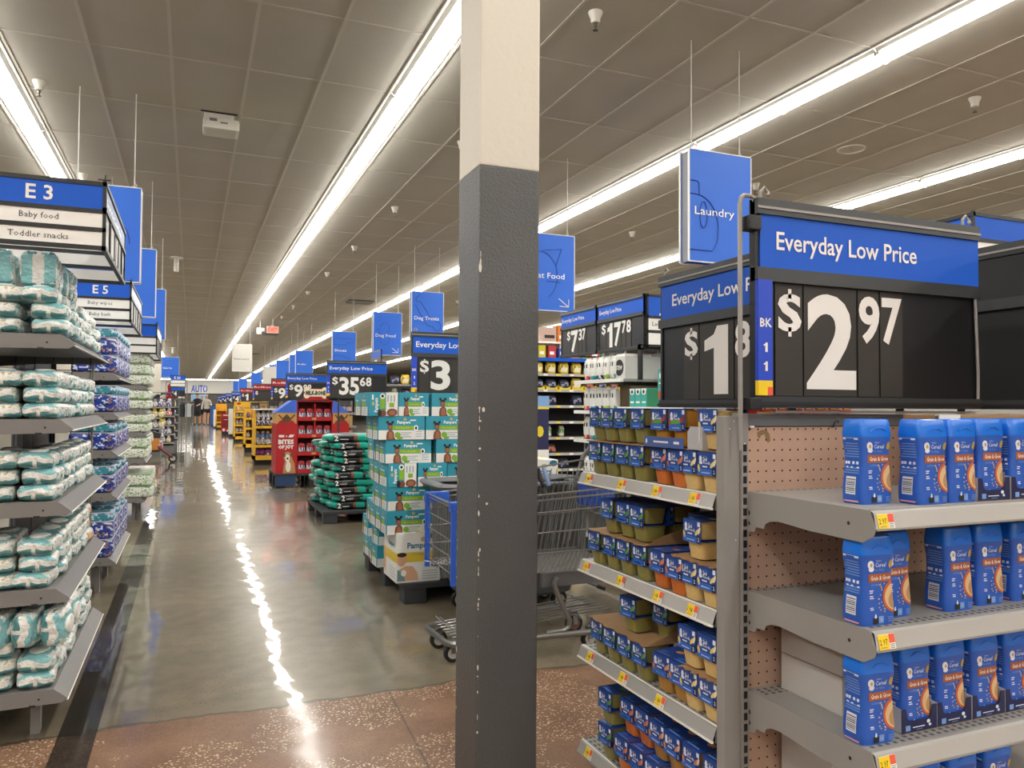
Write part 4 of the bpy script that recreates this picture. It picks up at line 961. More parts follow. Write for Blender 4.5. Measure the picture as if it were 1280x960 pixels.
mb.tube([(1.72, 3.86, .36), (2.08, 3.7, .22)], .007, cplast, 6); mb.tube([(2.04, 3.72, .235), (2.08, 3.7, .22)], .011, black, 8)
mb.build('base_frame', ct, True)
mb = MB()
for i in range(7): y = 3.5+.045*i; mb.tube([(1.15, y, .115), (1.3, y, .125), (2.0, y+.02, .17)], .0035, cwire, 5)
for i in range(6): x = 1.2+.15*i; mb.tube([(x, 3.45, .115+.06*(x-1.15)), (x, 3.85, .115+.06*(x-1.15))], .0035, cwire, 5)
mb.tube([(1.15, 3.5, .15), (1.15, 3.76, .15), (1.2, 3.76, .115)], .004, cwire, 5); mb.build('lower_tray', ct, True)
def wheel(parent, x, y, r=.05, wdt=.026, hb=None, fork=True, z0=0.):
    mb = MB(); mb.lathe([(r*.62, -wdt/2), (r*.9, -wdt/2), (r, -wdt*.3), (r, wdt*.3), (r*.9, wdt/2), (r*.62, wdt/2)], (x, y, r+z0), tyre, 20, 'y', cap=False); wq = mb.build('wheel', parent, True)
    mb = MB(); mb.lathe([(.004, -wdt*.52), (r*.25, -wdt*.56), (r*.3, -wdt*.4), (r*.62, -wdt*.42), (r*.64, wdt*.42), (.004, wdt*.5)], (x, y, r+z0), hb or hub, 20, 'y'); mb.build('hub', wq, True)
    if fork:
        mb = MB(); mb.box(x-.012, x+.012, y-wdt*.8, y-wdt*.62, r+z0, 2*r+z0+.012, cwire); mb.box(x-.012, x+.012, y+wdt*.62, y+wdt*.8, r+z0, 2*r+z0+.012, cwire); mb.box(x-.014, x+.014, y-wdt*.8, y+wdt*.8, 2*r+z0+.004, 2*r+z0+.014, cwire); mb.build('caster_fork', parent, True)
wheel(ct, 1.155, 3.505, .044); wheel(ct, 1.155, 3.73, .044); wheel(ct, 1.9, 3.72, .05, hb=M('hub_red', '7c5a55')); wheel(ct, 1.86, 3.47, .046)
mb = MB(); st = M('strap', '8fa6cf', .6)
mb.tube([(1.83, 3.96, .86), (1.84, 3.95, .82), (1.86, 3.95, .76)], .014, st, 6); mb.tube([(1.8, 3.96, .855), (1.8, 3.955, .8), (1.83, 3.95, .75)], .008, black, 6); mb.build('seat_strap', ct, True)
# ------------------------------------------------------------ grey rolling bin behind the cart
bn = thing('rolling_bin', 'dark grey plastic rolling bin with a flared rim behind the cart', 'bin', (1.75, 4.27, 0))
def rr_(x0, x1, y0, y1, z, r, n=5):
    pts = []
    for cx, cy, a0 in ((x1-r, y1-r, 0), (x0+r, y1-r, 90), (x0+r, y0+r, 180), (x1-r, y0+r, 270)):
        for k in range(n+1):
            a = math.radians(a0+90*k/n); pts.append((cx+r*math.cos(a), cy+r*math.sin(a), z))
    return pts
bg_ = M('bin_grey', '56585b', .5); bgi = M('bin_rim', '6e7073', .45)
mb = MB()
mb.loft([rr_(1.5, 2.08, 4.12, 4.42, .09, .05), rr_(1.46, 2.12, 4.09, 4.45, .11, .06), rr_(1.42, 2.15, 4.06, 4.48, .25, .07), rr_(1.36, 2.19, 4.045, 4.5, .27, .07), rr_(1.34, 2.22, 4.03, 4.52, .71, .08),
         rr_(1.32, 2.24, 4.02, 4.53, .72, .09), rr_(1.345, 2.215, 4.045, 4.505, .722, .08), rr_(1.4, 2.15, 4.08, 4.47, .2, .07)], bg_, smooth=True); mb.v = [(x, y+.062, z) for x, y, z in mb.v]; mb.build('tub', bn, True)
mb = MB(); mb.loft([rr_(1.33, 2.23, 4.03, 4.52, .715, .1), rr_(1.28, 2.27, 3.995, 4.545, .735, .13), rr_(1.26, 2.28, 3.985, 4.55, .752, .14), rr_(1.265, 2.275, 3.99, 4.545, .762, .14), rr_(1.32, 2.22, 4.03, 4.51, .765, .1), rr_(1.36, 2.2, 4.06, 4.49, .74, .08)], bgi, cap=False); mb.v = [(x, y+.062, z) for x, y, z in mb.v]; mb.build('rim', bn, True)
for x in (1.5, 2.06):
    for y in (4.23, 4.44): wheel(bn, x, y, .05, .03, fork=False)
# ------------------------------------------------------------ pallets
def pallet(label, x0, x1, y0, y1, h, col='34363a', nm='plastic_pallet'):
    t = thing(nm, label, 'pallet', ((x0+x1)/2, (y0+y1)/2, 0)); pm = M('pallet_'+col, col, .6, var=.1, vs=6); mb = MB()
    mb.box(x0, x1, y0, y1, h-.035, h, pm, b=.008); 
    n = 7
    for i in range(n): mb.box(x0+.02, x1-.02, y0+.05+i*(y1-y0-.1)/n, y0+.05+(i+.5)*(y1-y0-.1)/n, h, h+.0015, pm)
    mb.build('deck', t, True)
    for i in range(3):
        for jx_ in range(3):
            x = x0+(x1-x0-.16)*i/2; y = y0+(y1-y0-.16)*jx_/2; mb = MB(); mb.box(x+.01, x+.15, y+.01, y+.15, 0, h-.034, pm, b=.01); mb.build('foot', t, True)
    return t
pallet('dark plastic pallet under the teal and white wipes boxes', 1.2, 2.22, 4.6, 5.78, .125)
# ------------------------------------------------------------ wipes boxes
bt = M('box_teal', '3099b0', .5); bw = M('box_white', 'e9e8e4', .5); bgn = M('box_green', '86b52b', .5); sk1 = M('print_brown', '7a4b33', .6); sk2 = M('print_brown_light', 'a2694a', .6); hair = M('print_dark', '2a1c17', .6); lf = M('print_leaf', '7fb23a', .5); pw = M('print_white', 'f6f6f2', .5); pg = M('print_grey', '9fb3b8', .5); pgold = M('print_gold', 'c7b06a', .5)
def art_front(mb, o, u, v, w_, h_, e=.0008):
    """printed front: teal over white, baby figure, green band; (o,u,v) lower-left frame"""
    o, u, v = Vector(o), Vector(u), Vector(v); n = u.cross(v)
    def p(x, y, k=1): return tuple(o+u*(x*w_)+v*(y*h_)+n*(e*k))
    def rc(x, y, a, b_, m, k=1): mb.rect(p(x, y, k), u*(a*w_), v*(b_*h_), m)
    rc(0, .0, 1, .4, bw); rc(0, .4, 1, .6, bt)
    rc(.3, .42, .46, .17, bgn, 2); mb.text('free & gentle', p(.37, .47, 3), u, v, h_*.07, M('print_yellow', 'e8e07a', .5), w=w_*.3, res=1)
    mb.text('Pampers', p(.4, .68, 2), u, v, h_*.13, pw, w=w_*.29, bold=.03, res=1); mb.ell(p(.57, .87, 2), u*(.035*w_), v*(.07*h_), pgold, 8); rc(.68, .8, .13, .05, pw, 2)
    mb.ell(p(.81, .5, 2), u*(.05*w_), v*(.12*h_), pw, 10); mb.ell(p(.81, .49, 3), u*(.025*w_), v*(.07*h_), hair, 8)
    for k in range(3): rc(.47, .1+.085*k, .24-.05*(k == 1), .035, pg, 2); rc(.8, .12+.1*k, .14, .03, pg, 2)
    mb.ell(p(.41, .2, 2), u*(.07*w_), v*(.13*h_), lf, 8); mb.ell(p(.46, .06, 2), u*(.07*w_), v*(.06*h_), lf, 8)
    mb.poly([p(.17, .0, 3), p(.37, .0, 3), p(.335, .1, 3), p(.33, .3, 3), p(.29, .4, 3), p(.235, .4, 3), p(.18, .32, 3), p(.165, .14, 3)], sk1); mb.poly([p(.21, .02, 4), p(.31, .02, 4), p(.3, .28, 4), p(.26, .36, 4), p(.22, .3, 4)], sk2)
    mb.ell(p(.245, .55, 4), u*(.055*w_), v*(.15*h_), sk1, 10); mb.ell(p(.245, .54, 5), u*(.038*w_), v*(.1*h_), sk2, 8)
    mb.ell(p(.245, .66, 5), u*(.055*w_), v*(.06*h_), hair, 8); mb.ell(p(.19, .74, 4), u*(.03*w_), v*(.06*h_), hair, 8); mb.ell(p(.3, .74, 4), u*(.03*w_), v*(.06*h_), hair, 8)
def art_end(mb, o, u, v, w_, h_, e=.0008):
    o, u, v = Vector(o), Vector(u), Vector(v); n = u.cross(v)
    def p(x, y, k=1): return tuple(o+u*(x*w_)+v*(y*h_)+n*(e*k))
    def rc(x, y, a, b_, m, k=1): mb.rect(p(x, y, k), u*(a*w_), v*(b_*h_), m)
    rc(0, 0, .85, .38, bw); rc(0, .38, 1, .62, bt); rc(.85, 0, .15, .38, bt); mb.text('Pampers', p(.28, .62, 2), u, v, h_*.1, pw, w=w_*.4, bold=.03, res=1); rc(.22, .4, .46, .16, bgn, 2); mb.ell(p(.48, .82, 2), u*(.06*w_), v*(.05*h_), pgold, 8)
    for k in range(4): rc(.35, .06+.075*k, .4, .03, pg, 2)
    mb.poly([p(.1, .0, 2), p(.22, .0, 2), p(.24, .4, 2), p(.2, .62, 2), p(.13, .62, 2), p(.1, .3, 2)], sk1)
def art_turn(mb, o, u, v, w_, h_, e=.0008):
    o, u, v = Vector(o), Vector(u), Vector(v); n = u.cross(v)
    def p(x, y, k=1): return tuple(o+u*(x*w_)+v*(y*h_)+n*(e*k))
    def rc(x, y, a, b_, m, k=1): mb.rect(p(x, y, k), u*(a*w_), v*(b_*h_), m)
    rc(0, 0, .58, 1, bt); rc(.56, 0, .44, 1, bw); rc(.38, .3, .17, .5, bgn, 2); mb.ell(p(.46, .84, 3), u*(.09*w_), v*(.12*h_), pw, 10); mb.ell(p(.46, .84, 4), u*(.05*w_), v*(.07*h_), hair, 8)
    mb.text('Pampers', p(.3, .16, 2), v, -u, w_*.12, pw, w=h_*.6, bold=.03, res=1); rc(.1, .68, .05, .22, pw, 2); mb.ell(p(.14, .52, 2), u*(.05*w_), v*(.08*h_), pgold, 8); rc(.7, .38, .17, .18, bgn, 2)
    for k in range(3): rc(.63+.11*k, .6, .05, .28, pg, 2)
    mb.ell(p(.48, .12, 3), u*(.12*w_), v*(.14*h_), sk1, 10); mb.ell(p(.8, .15, 3), u*(.19*w_), v*(.17*h_), sk1, 10); mb.ell(p(.8, .14, 4), u*(.12*w_), v*(.11*h_), sk2, 8); mb.ell(p(.36, .13, 4), u*(.07*w_), v*(.15*h_), hair, 8)
BWd, BDp, BHt = .288, .19, .143
def wbox(kind):
    t = thing('wipes_box', 'x', 'box'); mb = MB(); a, d_, h_ = (BWd, BDp, BHt) if kind == 'A' else (.176, BWd, BHt)
    mb.box(0, a, 0, d_, 0, h_, bt, b=.0025); mb.rect((.01, .01, h_+.0006), (a-.02, 0, 0), (0, d_-.02, 0), bt); mb.rect((a*.3, .01, h_+.0008), (.1, 0, 0), (0, d_-.02, 0), bgn); mb.build('carton', t)
    mb = MB()
    if kind == 'A': art_front(mb, (0, -.0004, 0), (1, 0, 0), (0, 0, 1), a, h_); art_end(mb, (-.0004, d_, 0), (0, -1, 0), (0, 0, 1), d_, h_); art_end(mb, (a+.0004, 0, 0), (0, 1, 0), (0, 0, 1), d_, h_)
    else: art_turn(mb, (0, -.0004, 0), (1, 0, 0), (0, 0, 1), a, h_); art_end(mb, (-.0004, d_, 0), (0, -1, 0), (0, 0, 1), d_, h_)
    mb.build('printed_face', t); return Kind(t)
KA, KB = wbox('A'), wbox('B')
rowsB = [(7, [('B', .992, 1), ('A', 1.176, .66), ('A', 1.385, 1), ('A', 1.68, 1)]), (6, [('A', 1.052, 1), ('A', 1.347, 1), ('A', 1.642, 1)]), (5, [('A', 1.098, 1), ('A', 1.415, 1), ('A', 1.71, 1)]),
         (4, [('B', 1.115, 1), ('A', 1.3, .64), ('A', 1.492, 1), ('A', 1.79, 1)]), (3, [('A', 1.115, 1), ('A', 1.41, 1), ('A', 1.705, 1)]), (2, [('A', 1.11, 1), ('A', 1.405, 1), ('A', 1.7, 1)]), (1, [('A', 1.445, 1), ('A', 1.75, 1)]), (0, [('A', 1.445, 1), ('A', 1.75, 1)])]
rwn = ('bottom', 'second', 'third', 'fourth', 'fifth', 'sixth', 'seventh', 'top')
for r, lst in rowsB:
    z = .1268+.1445*r
    for i, (kd, x, sx) in enumerate(lst):
        (KA if kd == 'A' else KB).put((x, 4.66+rw.uniform(-.01, .01), z), rw.uniform(-.012, .012), 'teal wipes box%s, %s row of the stack, front, %s from left' % (' turned end-on' if kd == 'B' else '', rwn[r], nth(i)), 'teal wipes boxes on the pallet', (sx, 1, 1))
    xl = lst[0][1] if r > 1 else 1.165
    for k in range(1, 1+{7: 1, 6: 1, 5: 2, 4: 2, 3: 2}.get(r, 3)):
        y = 4.665+.195*k+(.1 if lst[0][0] == 'B' else 0)
        if r < 2: y += .27
        if y > 5.55: continue
        KA.put((xl+rw.uniform(-.012, .02)+(.0 if k < 2 else .02), y, z), rw.uniform(-.02, .02), 'teal wipes box, %s row of the stack, left column, %s behind the front' % (rwn[r], nth(k-1)), 'teal wipes boxes on the pallet')
def white_box(lbl, x, y, z, w_=.275, d_=.33, h_=.3):
    t = thing('wipes_box', lbl, 'box', (x, y, z)); mb = MB(); yb = M('box_yellow', 'e3c53f', .5); tl = M('print_teal', '1f6f86', .5); skb = M('print_peach', 'd9a988', .6)
    mb.box(x, x+w_, y, y+d_, z, z+h_, bw, b=.003); mb.rect((x, y+.12, z+h_+.0006), (w_, 0, 0), (0, .002, 0), pg); mb.rect((x+.12, y+.0, z+h_+.0008), (.05, 0, 0), (0, d_, 0), yb); mb.build('carton', t, True)
    mb = MB(); f = y-.0008
    mb.rect((x, f, z+h_*.41), (w_, 0, 0), (0, 0, h_*.2), yb); mb.text('Pampers', (x+w_*.24, f-.0004, z+h_*.69), (1, 0, 0), (0, 0, 1), .033, tl, w=w_*.58, bold=.03); mb.ell((x+w_*.62, f-.0004, z+h_*.86), (.022, 0, 0), (0, 0, .016), pgold, 10)
    mb.text('Sensitive', (x+w_*.36, f-.0006, z+h_*.545), (1, 0, 0), (0, 0, 1), .011, tl, w=w_*.34, res=1); mb.text('1008', (x+w_*.74, f-.0006, z+h_*.29), (1, 0, 0), (0, 0, 1), .02, tl, w=w_*.22, bold=.02, res=1)
    mb.ell((x+w_*.87, f-.0004, z+h_*.92), (.03, 0, 0), (0, 0, .02), tl, 10)
    mb.poly([(x+.005, f-.0008, z+.012), (x+w_*.5, f-.0008, z+.012), (x+w_*.47, f-.0008, z+h_*.2), (x+w_*.36, f-.0008, z+h_*.33), (x+w_*.2, f-.0008, z+h_*.34), (x+.005, f-.0008, z+h_*.25)], skb)
    mb.poly([(x+.005, f-.001, z+.012), (x+w_*.2, f-.001, z+.012), (x+w_*.15, f-.001, z+h_*.2), (x+.005, f-.001, z+h_*.28)], M('print_bluegrey', '6f9199')); mb.ell((x+w_*.12, f-.001, z+h_*.46), (.03, 0, -.006), (.008, 0, .037), skb, 12); mb.ell((x+w_*.12, f-.0012, z+h_*.565), (.03, 0, 0), (0, 0, .014), hair, 10); mb.ell((x+w_*.16, f-.0014, z+h_*.2), (.018, 0, 0), (0, 0, .02), pw, 8)
    for k in range(4): mb.rect((x+w_*.58, f-.0006, z+h_*(.06+.05*k)), (w_*.36, 0, 0), (0, 0, .004), pg)
    g = x-.0008
    mb.rect((g, y+d_, z+h_*.4), (0, -d_, 0), (0, 0, h_*.2), yb); mb.text('Pampers', (g-.0004, y+d_*.6, z+h_*.7), (0, -1, 0), (0, 0, 1), .03, tl, w=d_*.45, bold=.02, res=1); mb.poly([(g-.0004, y+d_*.98, z+.05), (g-.0004, y+d_*.84, z+.02), (g-.0004, y+d_*.8, z+h_*.3), (g-.0004, y+d_*.88, z+h_*.6), (g-.0004, y+d_*.96, z+h_*.6)], skb)
    for k in range(4): mb.rect((g-.0004, y+d_*.5, z+h_*(.08+.06*k)), (0, -d_*.4, 0), (0, 0, .004), pg)
    mb.build('printed_face', t, True)
white_box('white and yellow wipes box marked 1008, standing at the pallet corner', 1.163, 4.625, .1268)
white_box('white and yellow wipes box seen above the bin, right of the column', 1.99, 4.66, .55, .27, .33, .3)
for k in range(3):
    KA.put((1.99, 4.66, .1268+.1412*k), 0, 'teal wipes box under the white box right of the column, %s layer' % ('bottom', 'middle', 'top')[k], 'teal wipes boxes on the pallet', (.9, 1, .97))
# ------------------------------------------------------------ dog food bags
pallet('dark plastic pallet under the black and teal dog food bags', 1.25, 2.3, 8.0, 9.2, .125)
dblk = M('bag_black', '1f1f21', .35, coat=.2); dteal = M('bag_teal', '14a08c', .35, coat=.2); dtan = M('bag_photo', '8a5a3a', .5); dwh = M('bag_white', 'e8e8e4', .5); dgr = M('bag_grey', '4a4a4a', .4)
def dogbag(seed):
    t = thing('dog_food_bag', 'x', 'dog food bag'); a, b_, c = .27, .19, .043; vs, fs = pillow(a, b_, c, 4.5, 18, seed, .009, 9, .1); ms = []
    for f in fs:
        x, y, z = cen(vs, f); X_, Y_, Z_ = x/a, y/b_, z/c
        n1 = noise.noise(Vector((x*9+seed, y*9, z*20)))
        if X_ < -.72 and abs(X_) > .72: m = dteal if n1 > -.2 else (dblk if n1 < -.3 else dgr)
        elif .02 < X_ < .84 and n1 > -.3: m = dteal
        elif -.14 < X_ < .02 and n1 > .0: m = dtan
        else: m = dblk if n1 < .3 else dgr
        ms.append(m)
    mb = MB(); mb.add([(x, y, z+c) for x, y, z in vs], fs, ms, True); mb.build('sack', t, angle=60)
    mb = MB()
    mb.text('2', (-.19, -b_-.003, .018), (1, 0, 0), (0, 0, 1), .05, dwh, res=1, bold=.03); mb.rect((-.14, -b_-.002, .03), (.07, 0, 0), (0, 0, .006), dwh); mb.rect((-.13, -b_-.002, .018), (.05, 0, 0), (0, 0, .004), dgr)
    mb.build('print', t); return Kind(t)
DB = [dogbag(i) for i in (1, 2)]
rg = random.Random(9)
for l in range(10):
    z = .127+.0765*l; sx = .035*math.sin(l*1.3)+.012*max(0, l-3); nm = ('bottom', 'second', 'third', 'fourth', 'fifth', 'sixth', 'seventh', 'eighth', 'ninth', 'top')[l]
    if l == 9:
        DB[0].put((1.62, 8.3, z), -.06, 'black and teal dog food bag lying alone on top of the pile', 'dog food bags on the pallet', (1.25, 1.1, 1.05)); continue
    DB[l % 2].put((1.6+sx, 8.26+rg.uniform(-.01, .02), z), rg.uniform(-.05, .05), 'black and teal dog food bag, %s layer, front, first from the left' % nm, 'dog food bags on the pallet')
    DB[(l+1) % 2].put((2.1+sx*.4, 8.28, z), rg.uniform(-.04, .04), 'black and teal dog food bag, %s layer, front, second from the left' % nm, 'dog food bags on the pallet')
    for k, y in enumerate((8.6, 8.95)):
        DB[(l+k) % 2].put((1.56+sx+rg.uniform(-.03, .03)-.03*k, y, z), rg.uniform(-.08, .08), 'black and teal dog food bag, %s layer, left side, %s behind the front' % (nm, nth(k)), 'dog food bags on the pallet', (1, .95, 1))
# ------------------------------------------------------------ red treat display
RD = 11.78
pallet('black pallet with a dark blue end panel under the red treat display', 1.14, 2.24, 11.68, 12.75, .2, '24262a')
mb = MB(); mb.box(1.145, 1.42, 11.672, 11.68, .03, .17, M('pallet_blue_panel', '1e3a63', .5))
o = mb.build('pallet_label'); tag(o, 'dark blue panel on the front of the pallet under the red display', 'panel')
rdm = M('display_red', 'b3151d', .45); rdd = M('display_red_deep', '7c0f16', .5); dogm = M('dog_tan', 'b98757', .6); dogw = M('dog_white', 'e7ddcf', .6); roofb = M('roof_blue', '3f6bd8', .45); tanb = M('display_tan', 'c79a5a', .6)
ds = thing('treat_display', 'red cardboard dog treat display with BITES OF JOY side panels and a bone-shaped topper', 'display stand', (1.68, 12.0, .2))
mb = MB(); mb.box(1.44, 1.97, 12.1, 12.5, .2, 1.25, rdd); mb.box(1.44, 1.46, RD, 12.5, .2, 1.27, rdm); mb.box(1.95, 1.97, RD, 12.5, .2, 1.27, rdm); mb.box(1.43, 1.98, RD-.01, 12.5, 1.25, 1.275, rdd); mb.build('case', ds, True)
for k, z in enumerate((.2, .46, .72, .97)):
    mb = MB(); mb.box(1.46, 1.95, RD-.02, RD, z, z+.06, rdm); mb.box(1.46, 1.95, RD, 12.1, z, z+.02, rdm); mb.rect((1.66, RD-.022, z+.015), (.06, 0, 0), (0, 0, .03), M('display_tan')); mb.box(1.695, 1.715, RD, 11.95, z+.02, z+.25, rdm); mb.build('shelf_tray', ds, True)
for nm_, x0, x1 in (('l', 1.15, 1.44), ('r', 1.97, 2.21)):
    mb = MB(); mb.box(x0, x1, RD-.01, 12.4, .2, .93, rdm); w_ = x1-x0; f = RD-.012; cx = (x0+x1)/2
    mb.prism([(x0, f, .93), (x1, f, .93), (x1, f, 1.1), (x0, f, 1.1)], (0, .5, 0), tanb); mb.prism([(x0-.02, f-.004, 1.09), (x1, f-.004, 1.09), (x1 if nm_ == 'l' else x0+.02, f-.004, 1.27), (x1-.07 if nm_ == 'l' else x0, f-.004, 1.27)], (0, .5, 0), roofb)
    mb.ell((cx, f-.002, .93), (w_*.42, 0, 0), (0, 0, .06), rdm, 12); mb.ell((cx, f-.003, .985), (w_*.2, 0, 0), (0, 0, .05), M('display_brown', '6b452c'), 10)
    for q in (.12, .5): mb.tube([(x0+w_*q, f-.004, 1.06), (x0+w_*(q+.2), f-.004, 1.0), (x0+w_*(q+.4), f-.004, 1.06)], .012, M('display_brown'), 5)
    mb.text('BITES', (x0+w_*.12, f-.002, .635), (1, 0, 0), (0, 0, 1), .06, dig, w=w_*.76, bold=.05, res=1); mb.text('OF JOY', (x0+w_*.12, f-.002, .565), (1, 0, 0), (0, 0, 1), .05, dig, w=w_*.76, bold=.05, res=1); mb.rect((x0+w_*.14, f-.002, .73), (w_*.26, 0, 0), (0, 0, .035), dig); mb.text('x', (x0+w_*.47, f-.002, .735), (1, 0, 0), (0, 0, 1), .03, dig, res=1, bold=.03); mb.prism([(x0+w_*.6, f-.002, .73), (x0+w_*.82, f-.002, .73), (x0+w_*.9, f-.002, .768), (x0+w_*.68, f-.002, .768)], (0, .001, 0), dig)
    mb.poly([(x0+w_*.35, f-.002, .205), (x0+w_*.98, f-.002, .205), (x0+w_*.92, f-.002, .34), (x0+w_*.78, f-.002, .44), (x0+w_*.5, f-.002, .42), (x0+w_*.4, f-.002, .32)], dogm); mb.ell((x0+w_*.58, f-.003, .45), (w_*.22, 0, 0), (0, 0, .07), dogm, 12); mb.ell((x0+w_*.58, f-.004, .425), (w_*.11, 0, 0), (0, 0, .06), dogw, 10); mb.ell((x0+w_*.58, f-.005, .42), (w_*.05, 0, 0), (0, 0, .018), hair, 8)
    mb.ell((x0+w_*.38, f-.004, .475), (w_*.08, 0, 0), (0, 0, .035), M('display_brown'), 8); mb.ell((x0+w_*.78, f-.004, .475), (w_*.08, 0, 0), (0, 0, .035), M('display_brown'), 8); mb.ell((x0+w_*.62, f-.003, .3), (w_*.13, 0, 0), (0, 0, .08), dogw, 10)
    mb.build('side_panel', ds, True)
mb = MB(); f = RD-.01
mb.box(1.52, 1.9, f, f+.02, 1.28, 1.3, rdm); mb.box(1.54, 1.87, f, f+.02, 1.3, 1.45, rdm)
for cx_ in (1.58, 1.84):
    for cz in (1.345, 1.425): mb.ell((cx_, f-.003, cz), (.045, 0, 0), (0, 0, .045), M('bone_cream', 'f0e3c8'), 12)
mb.rect((1.58, f-.004, 1.33), (.26, 0, 0), (0, 0, .11), M('bone_cream')); mb.text('MILK-BONE', (1.565, f-.006, 1.355), (1, 0, 0), (0, 0, 1), .06, inkd, w=.29, bold=.05, res=1); mb.build('topper', ds, True)
treat = thing('treat_pouch', 'x', 'treat bag'); mb = MB(); tw2 = M('pouch_white', 'd8d4d0', .4); tr2 = M('pouch_red', 'a81d22', .4); tb2 = M('pouch_blue', '3c4a8c', .4)
vs, fs = pillow(.05, .025, .08, 5, 10, 3, .003, 20); mb.add([(x, y, z+.08) for x, y, z in vs], fs, [tr2 if cen(vs, q)[2] > .03 else (tw2 if noise.noise(Vector((cen(vs, q)[0]*50, 0, cen(vs, q)[2]*40))) > -.1 else tb2) for q in fs], True); mb.build('pouch', treat)
TK = Kind(treat)
for k, z in enumerate((.2, .46, .72, .97)):
    for i in range(4):
        TK.put((1.52+.12*i+(.0 if i < 2 else .01), 11.83, z+.0205), 0, 'red and white treat pouch, red display, %s shelf up, %s from the left' % (nth(k), nth(i)), 'treat pouches on the red display')
# ------------------------------------------------------------ price signs down the aisle
price_sign('price_sign', 'blue and black price sign above the teal box stack, cut by the column, reading $3', (1.575, 5.86, 1.278), (1, 0, 0), .76, .5, 'Everyday Low Price', '3', None, foot=1.27)
price_sign('price_sign', 'blue and black price sign over the dog food bags reading $35.68', (1.65, 10.4, 1.295), (1, 0, 0), .8, .5, 'Everyday Low Price', '35', '68', foot=1.29)
price_sign('price_sign', 'blue and black price sign behind the bone topper reading $9.98', (1.65, 15.2, 1.31), (1, 0, 0), .76, .5, 'Everyday Low Price', '9', '98', detail=False, foot=1.305)
price_sign('price_sign', 'nearest red-headed price sign, reading $9', (1.65, 18.1, 1.3), (1, 0, 0), .76, .5, 'Rollback', '9', None, hcol=wmred, detail=False, foot=1.3)
price_sign('price_sign', 'second red-headed price sign down the aisle, blank digits after the dollar', (1.65, 23.6, 1.32), (1, 0, 0), .76, .5, 'Rollback', '', None, hcol=wmred, detail=False, foot=1.3)
price_sign('price_sign', 'third red-headed price sign down the aisle, reading $1', (1.65, 30., 1.32), (1, 0, 0), .76, .5, 'Rollback', '1', None, hcol=wmred, detail=False, foot=1.3)
for i, y in enumerate((36.5, 42.5, 49., 56.)): price_sign('price_sign', 'small far blue price sign, %s beyond the red-headed ones' % nth(i), (1.65, y, 1.3), (1, 0, 0), .76, .5, 'Everyday Low Price', '4', '96', detail=False, foot=1.295, group='far price signs')
# endcap shelves behind the pallets, tan boxes on them
tan = M('tan_box', 'bd9a67', .7, var=.08, vs=3)
def back_unit(label, y, x0=1.62, x1=2.42, seed=0, cols=None, z0s=(.12, .38, .62, .86, 1.08)):
    t = thing('endcap_unit', label, 'shelving', ((x0+x1)/2, y+.3, 0)); mb = MB(); mb.box(x0, x1, y+.42, y+.45, 0, 1.28, darkgrey); mb.box(x0, x0+.03, y+.4, y+.45, 0, 1.28, steel2); mb.box(x1-.03, x1, y+.4, y+.45, 0, 1.28, steel2); mb.build('back_panel', t, True)
    for z in z0s:
        mb = MB(); mb.box(x0, x1, y+.05, y+.42, z-.03, z, steel); mb.build('shelf', t, True)
    return t
bxk = thing('tan_carton', 'x', 'carton'); mb = MB(); mb.box(-.095, .095, -.12, .12, 0, .17, tan, b=.003); mb.rect((-.05, -.1206, .05), (.1, 0, 0), (0, 0, .05), M('tan_label', '8d6a3e')); mb.build('carton', bxk)
mb = MB(); mb.rect((-.01, -.1208, .085), (.02, 0, 0), (0, 0, .012), inkd); mb.build('handle_slot', bxk); XK = Kind(bxk)
dkk = thing('dark_tin', 'x', 'tin'); mb = MB(); mb.lathe([(.045, 0), (.047, .005), (.047, .13), (.045, .135)], (0, 0, 0), M('tin_dark', '3a3536', .4), 14); mb.build('can', dkk); mb = MB(); mb.lathe([(.0475, .03), (.0475, .1)], (0, 0, 0), M('tin_label', 'b7a7a0', .5), 14); mb.build('paper_label', dkk); DK = Kind(dkk)
for ui, (y, nm) in enumerate(((5.9, 'behind the teal boxes'), (12.9, 'behind the red display'), (15.25, 'by the plush rack'), (18.2, 'under the red $9 sign'), (23.7, 'under the second red sign'), (30.1, 'under the third red sign'))):
    back_unit('grey endcap shelf unit %s' % nm, y, 1.62, 2.55 if ui == 1 else 2.42)
    if ui == 0: continue
    for k, z in enumerate((.12, .38, .62, .86, 1.08)):
        for i in range(4):
            x = 1.75+.215*i
            if (i+k) % 3 == 1 and ui != 2:
                for d_ in (0, .1): DK.put((x-.05+d_, y+.17, z), 0, 'dark tin on the unit %s, %s shelf, %s slot, %s' % (nm, nth(k), nth(i), 'left' if not d_ else 'right'), 'tins on the far shelf units')
            else: XK.put((x, y+.19, z), 0, 'tan carton on the unit %s, %s shelf up, %s from left' % (nm, nth(k), nth(i)), 'tan cartons on the far shelf units')
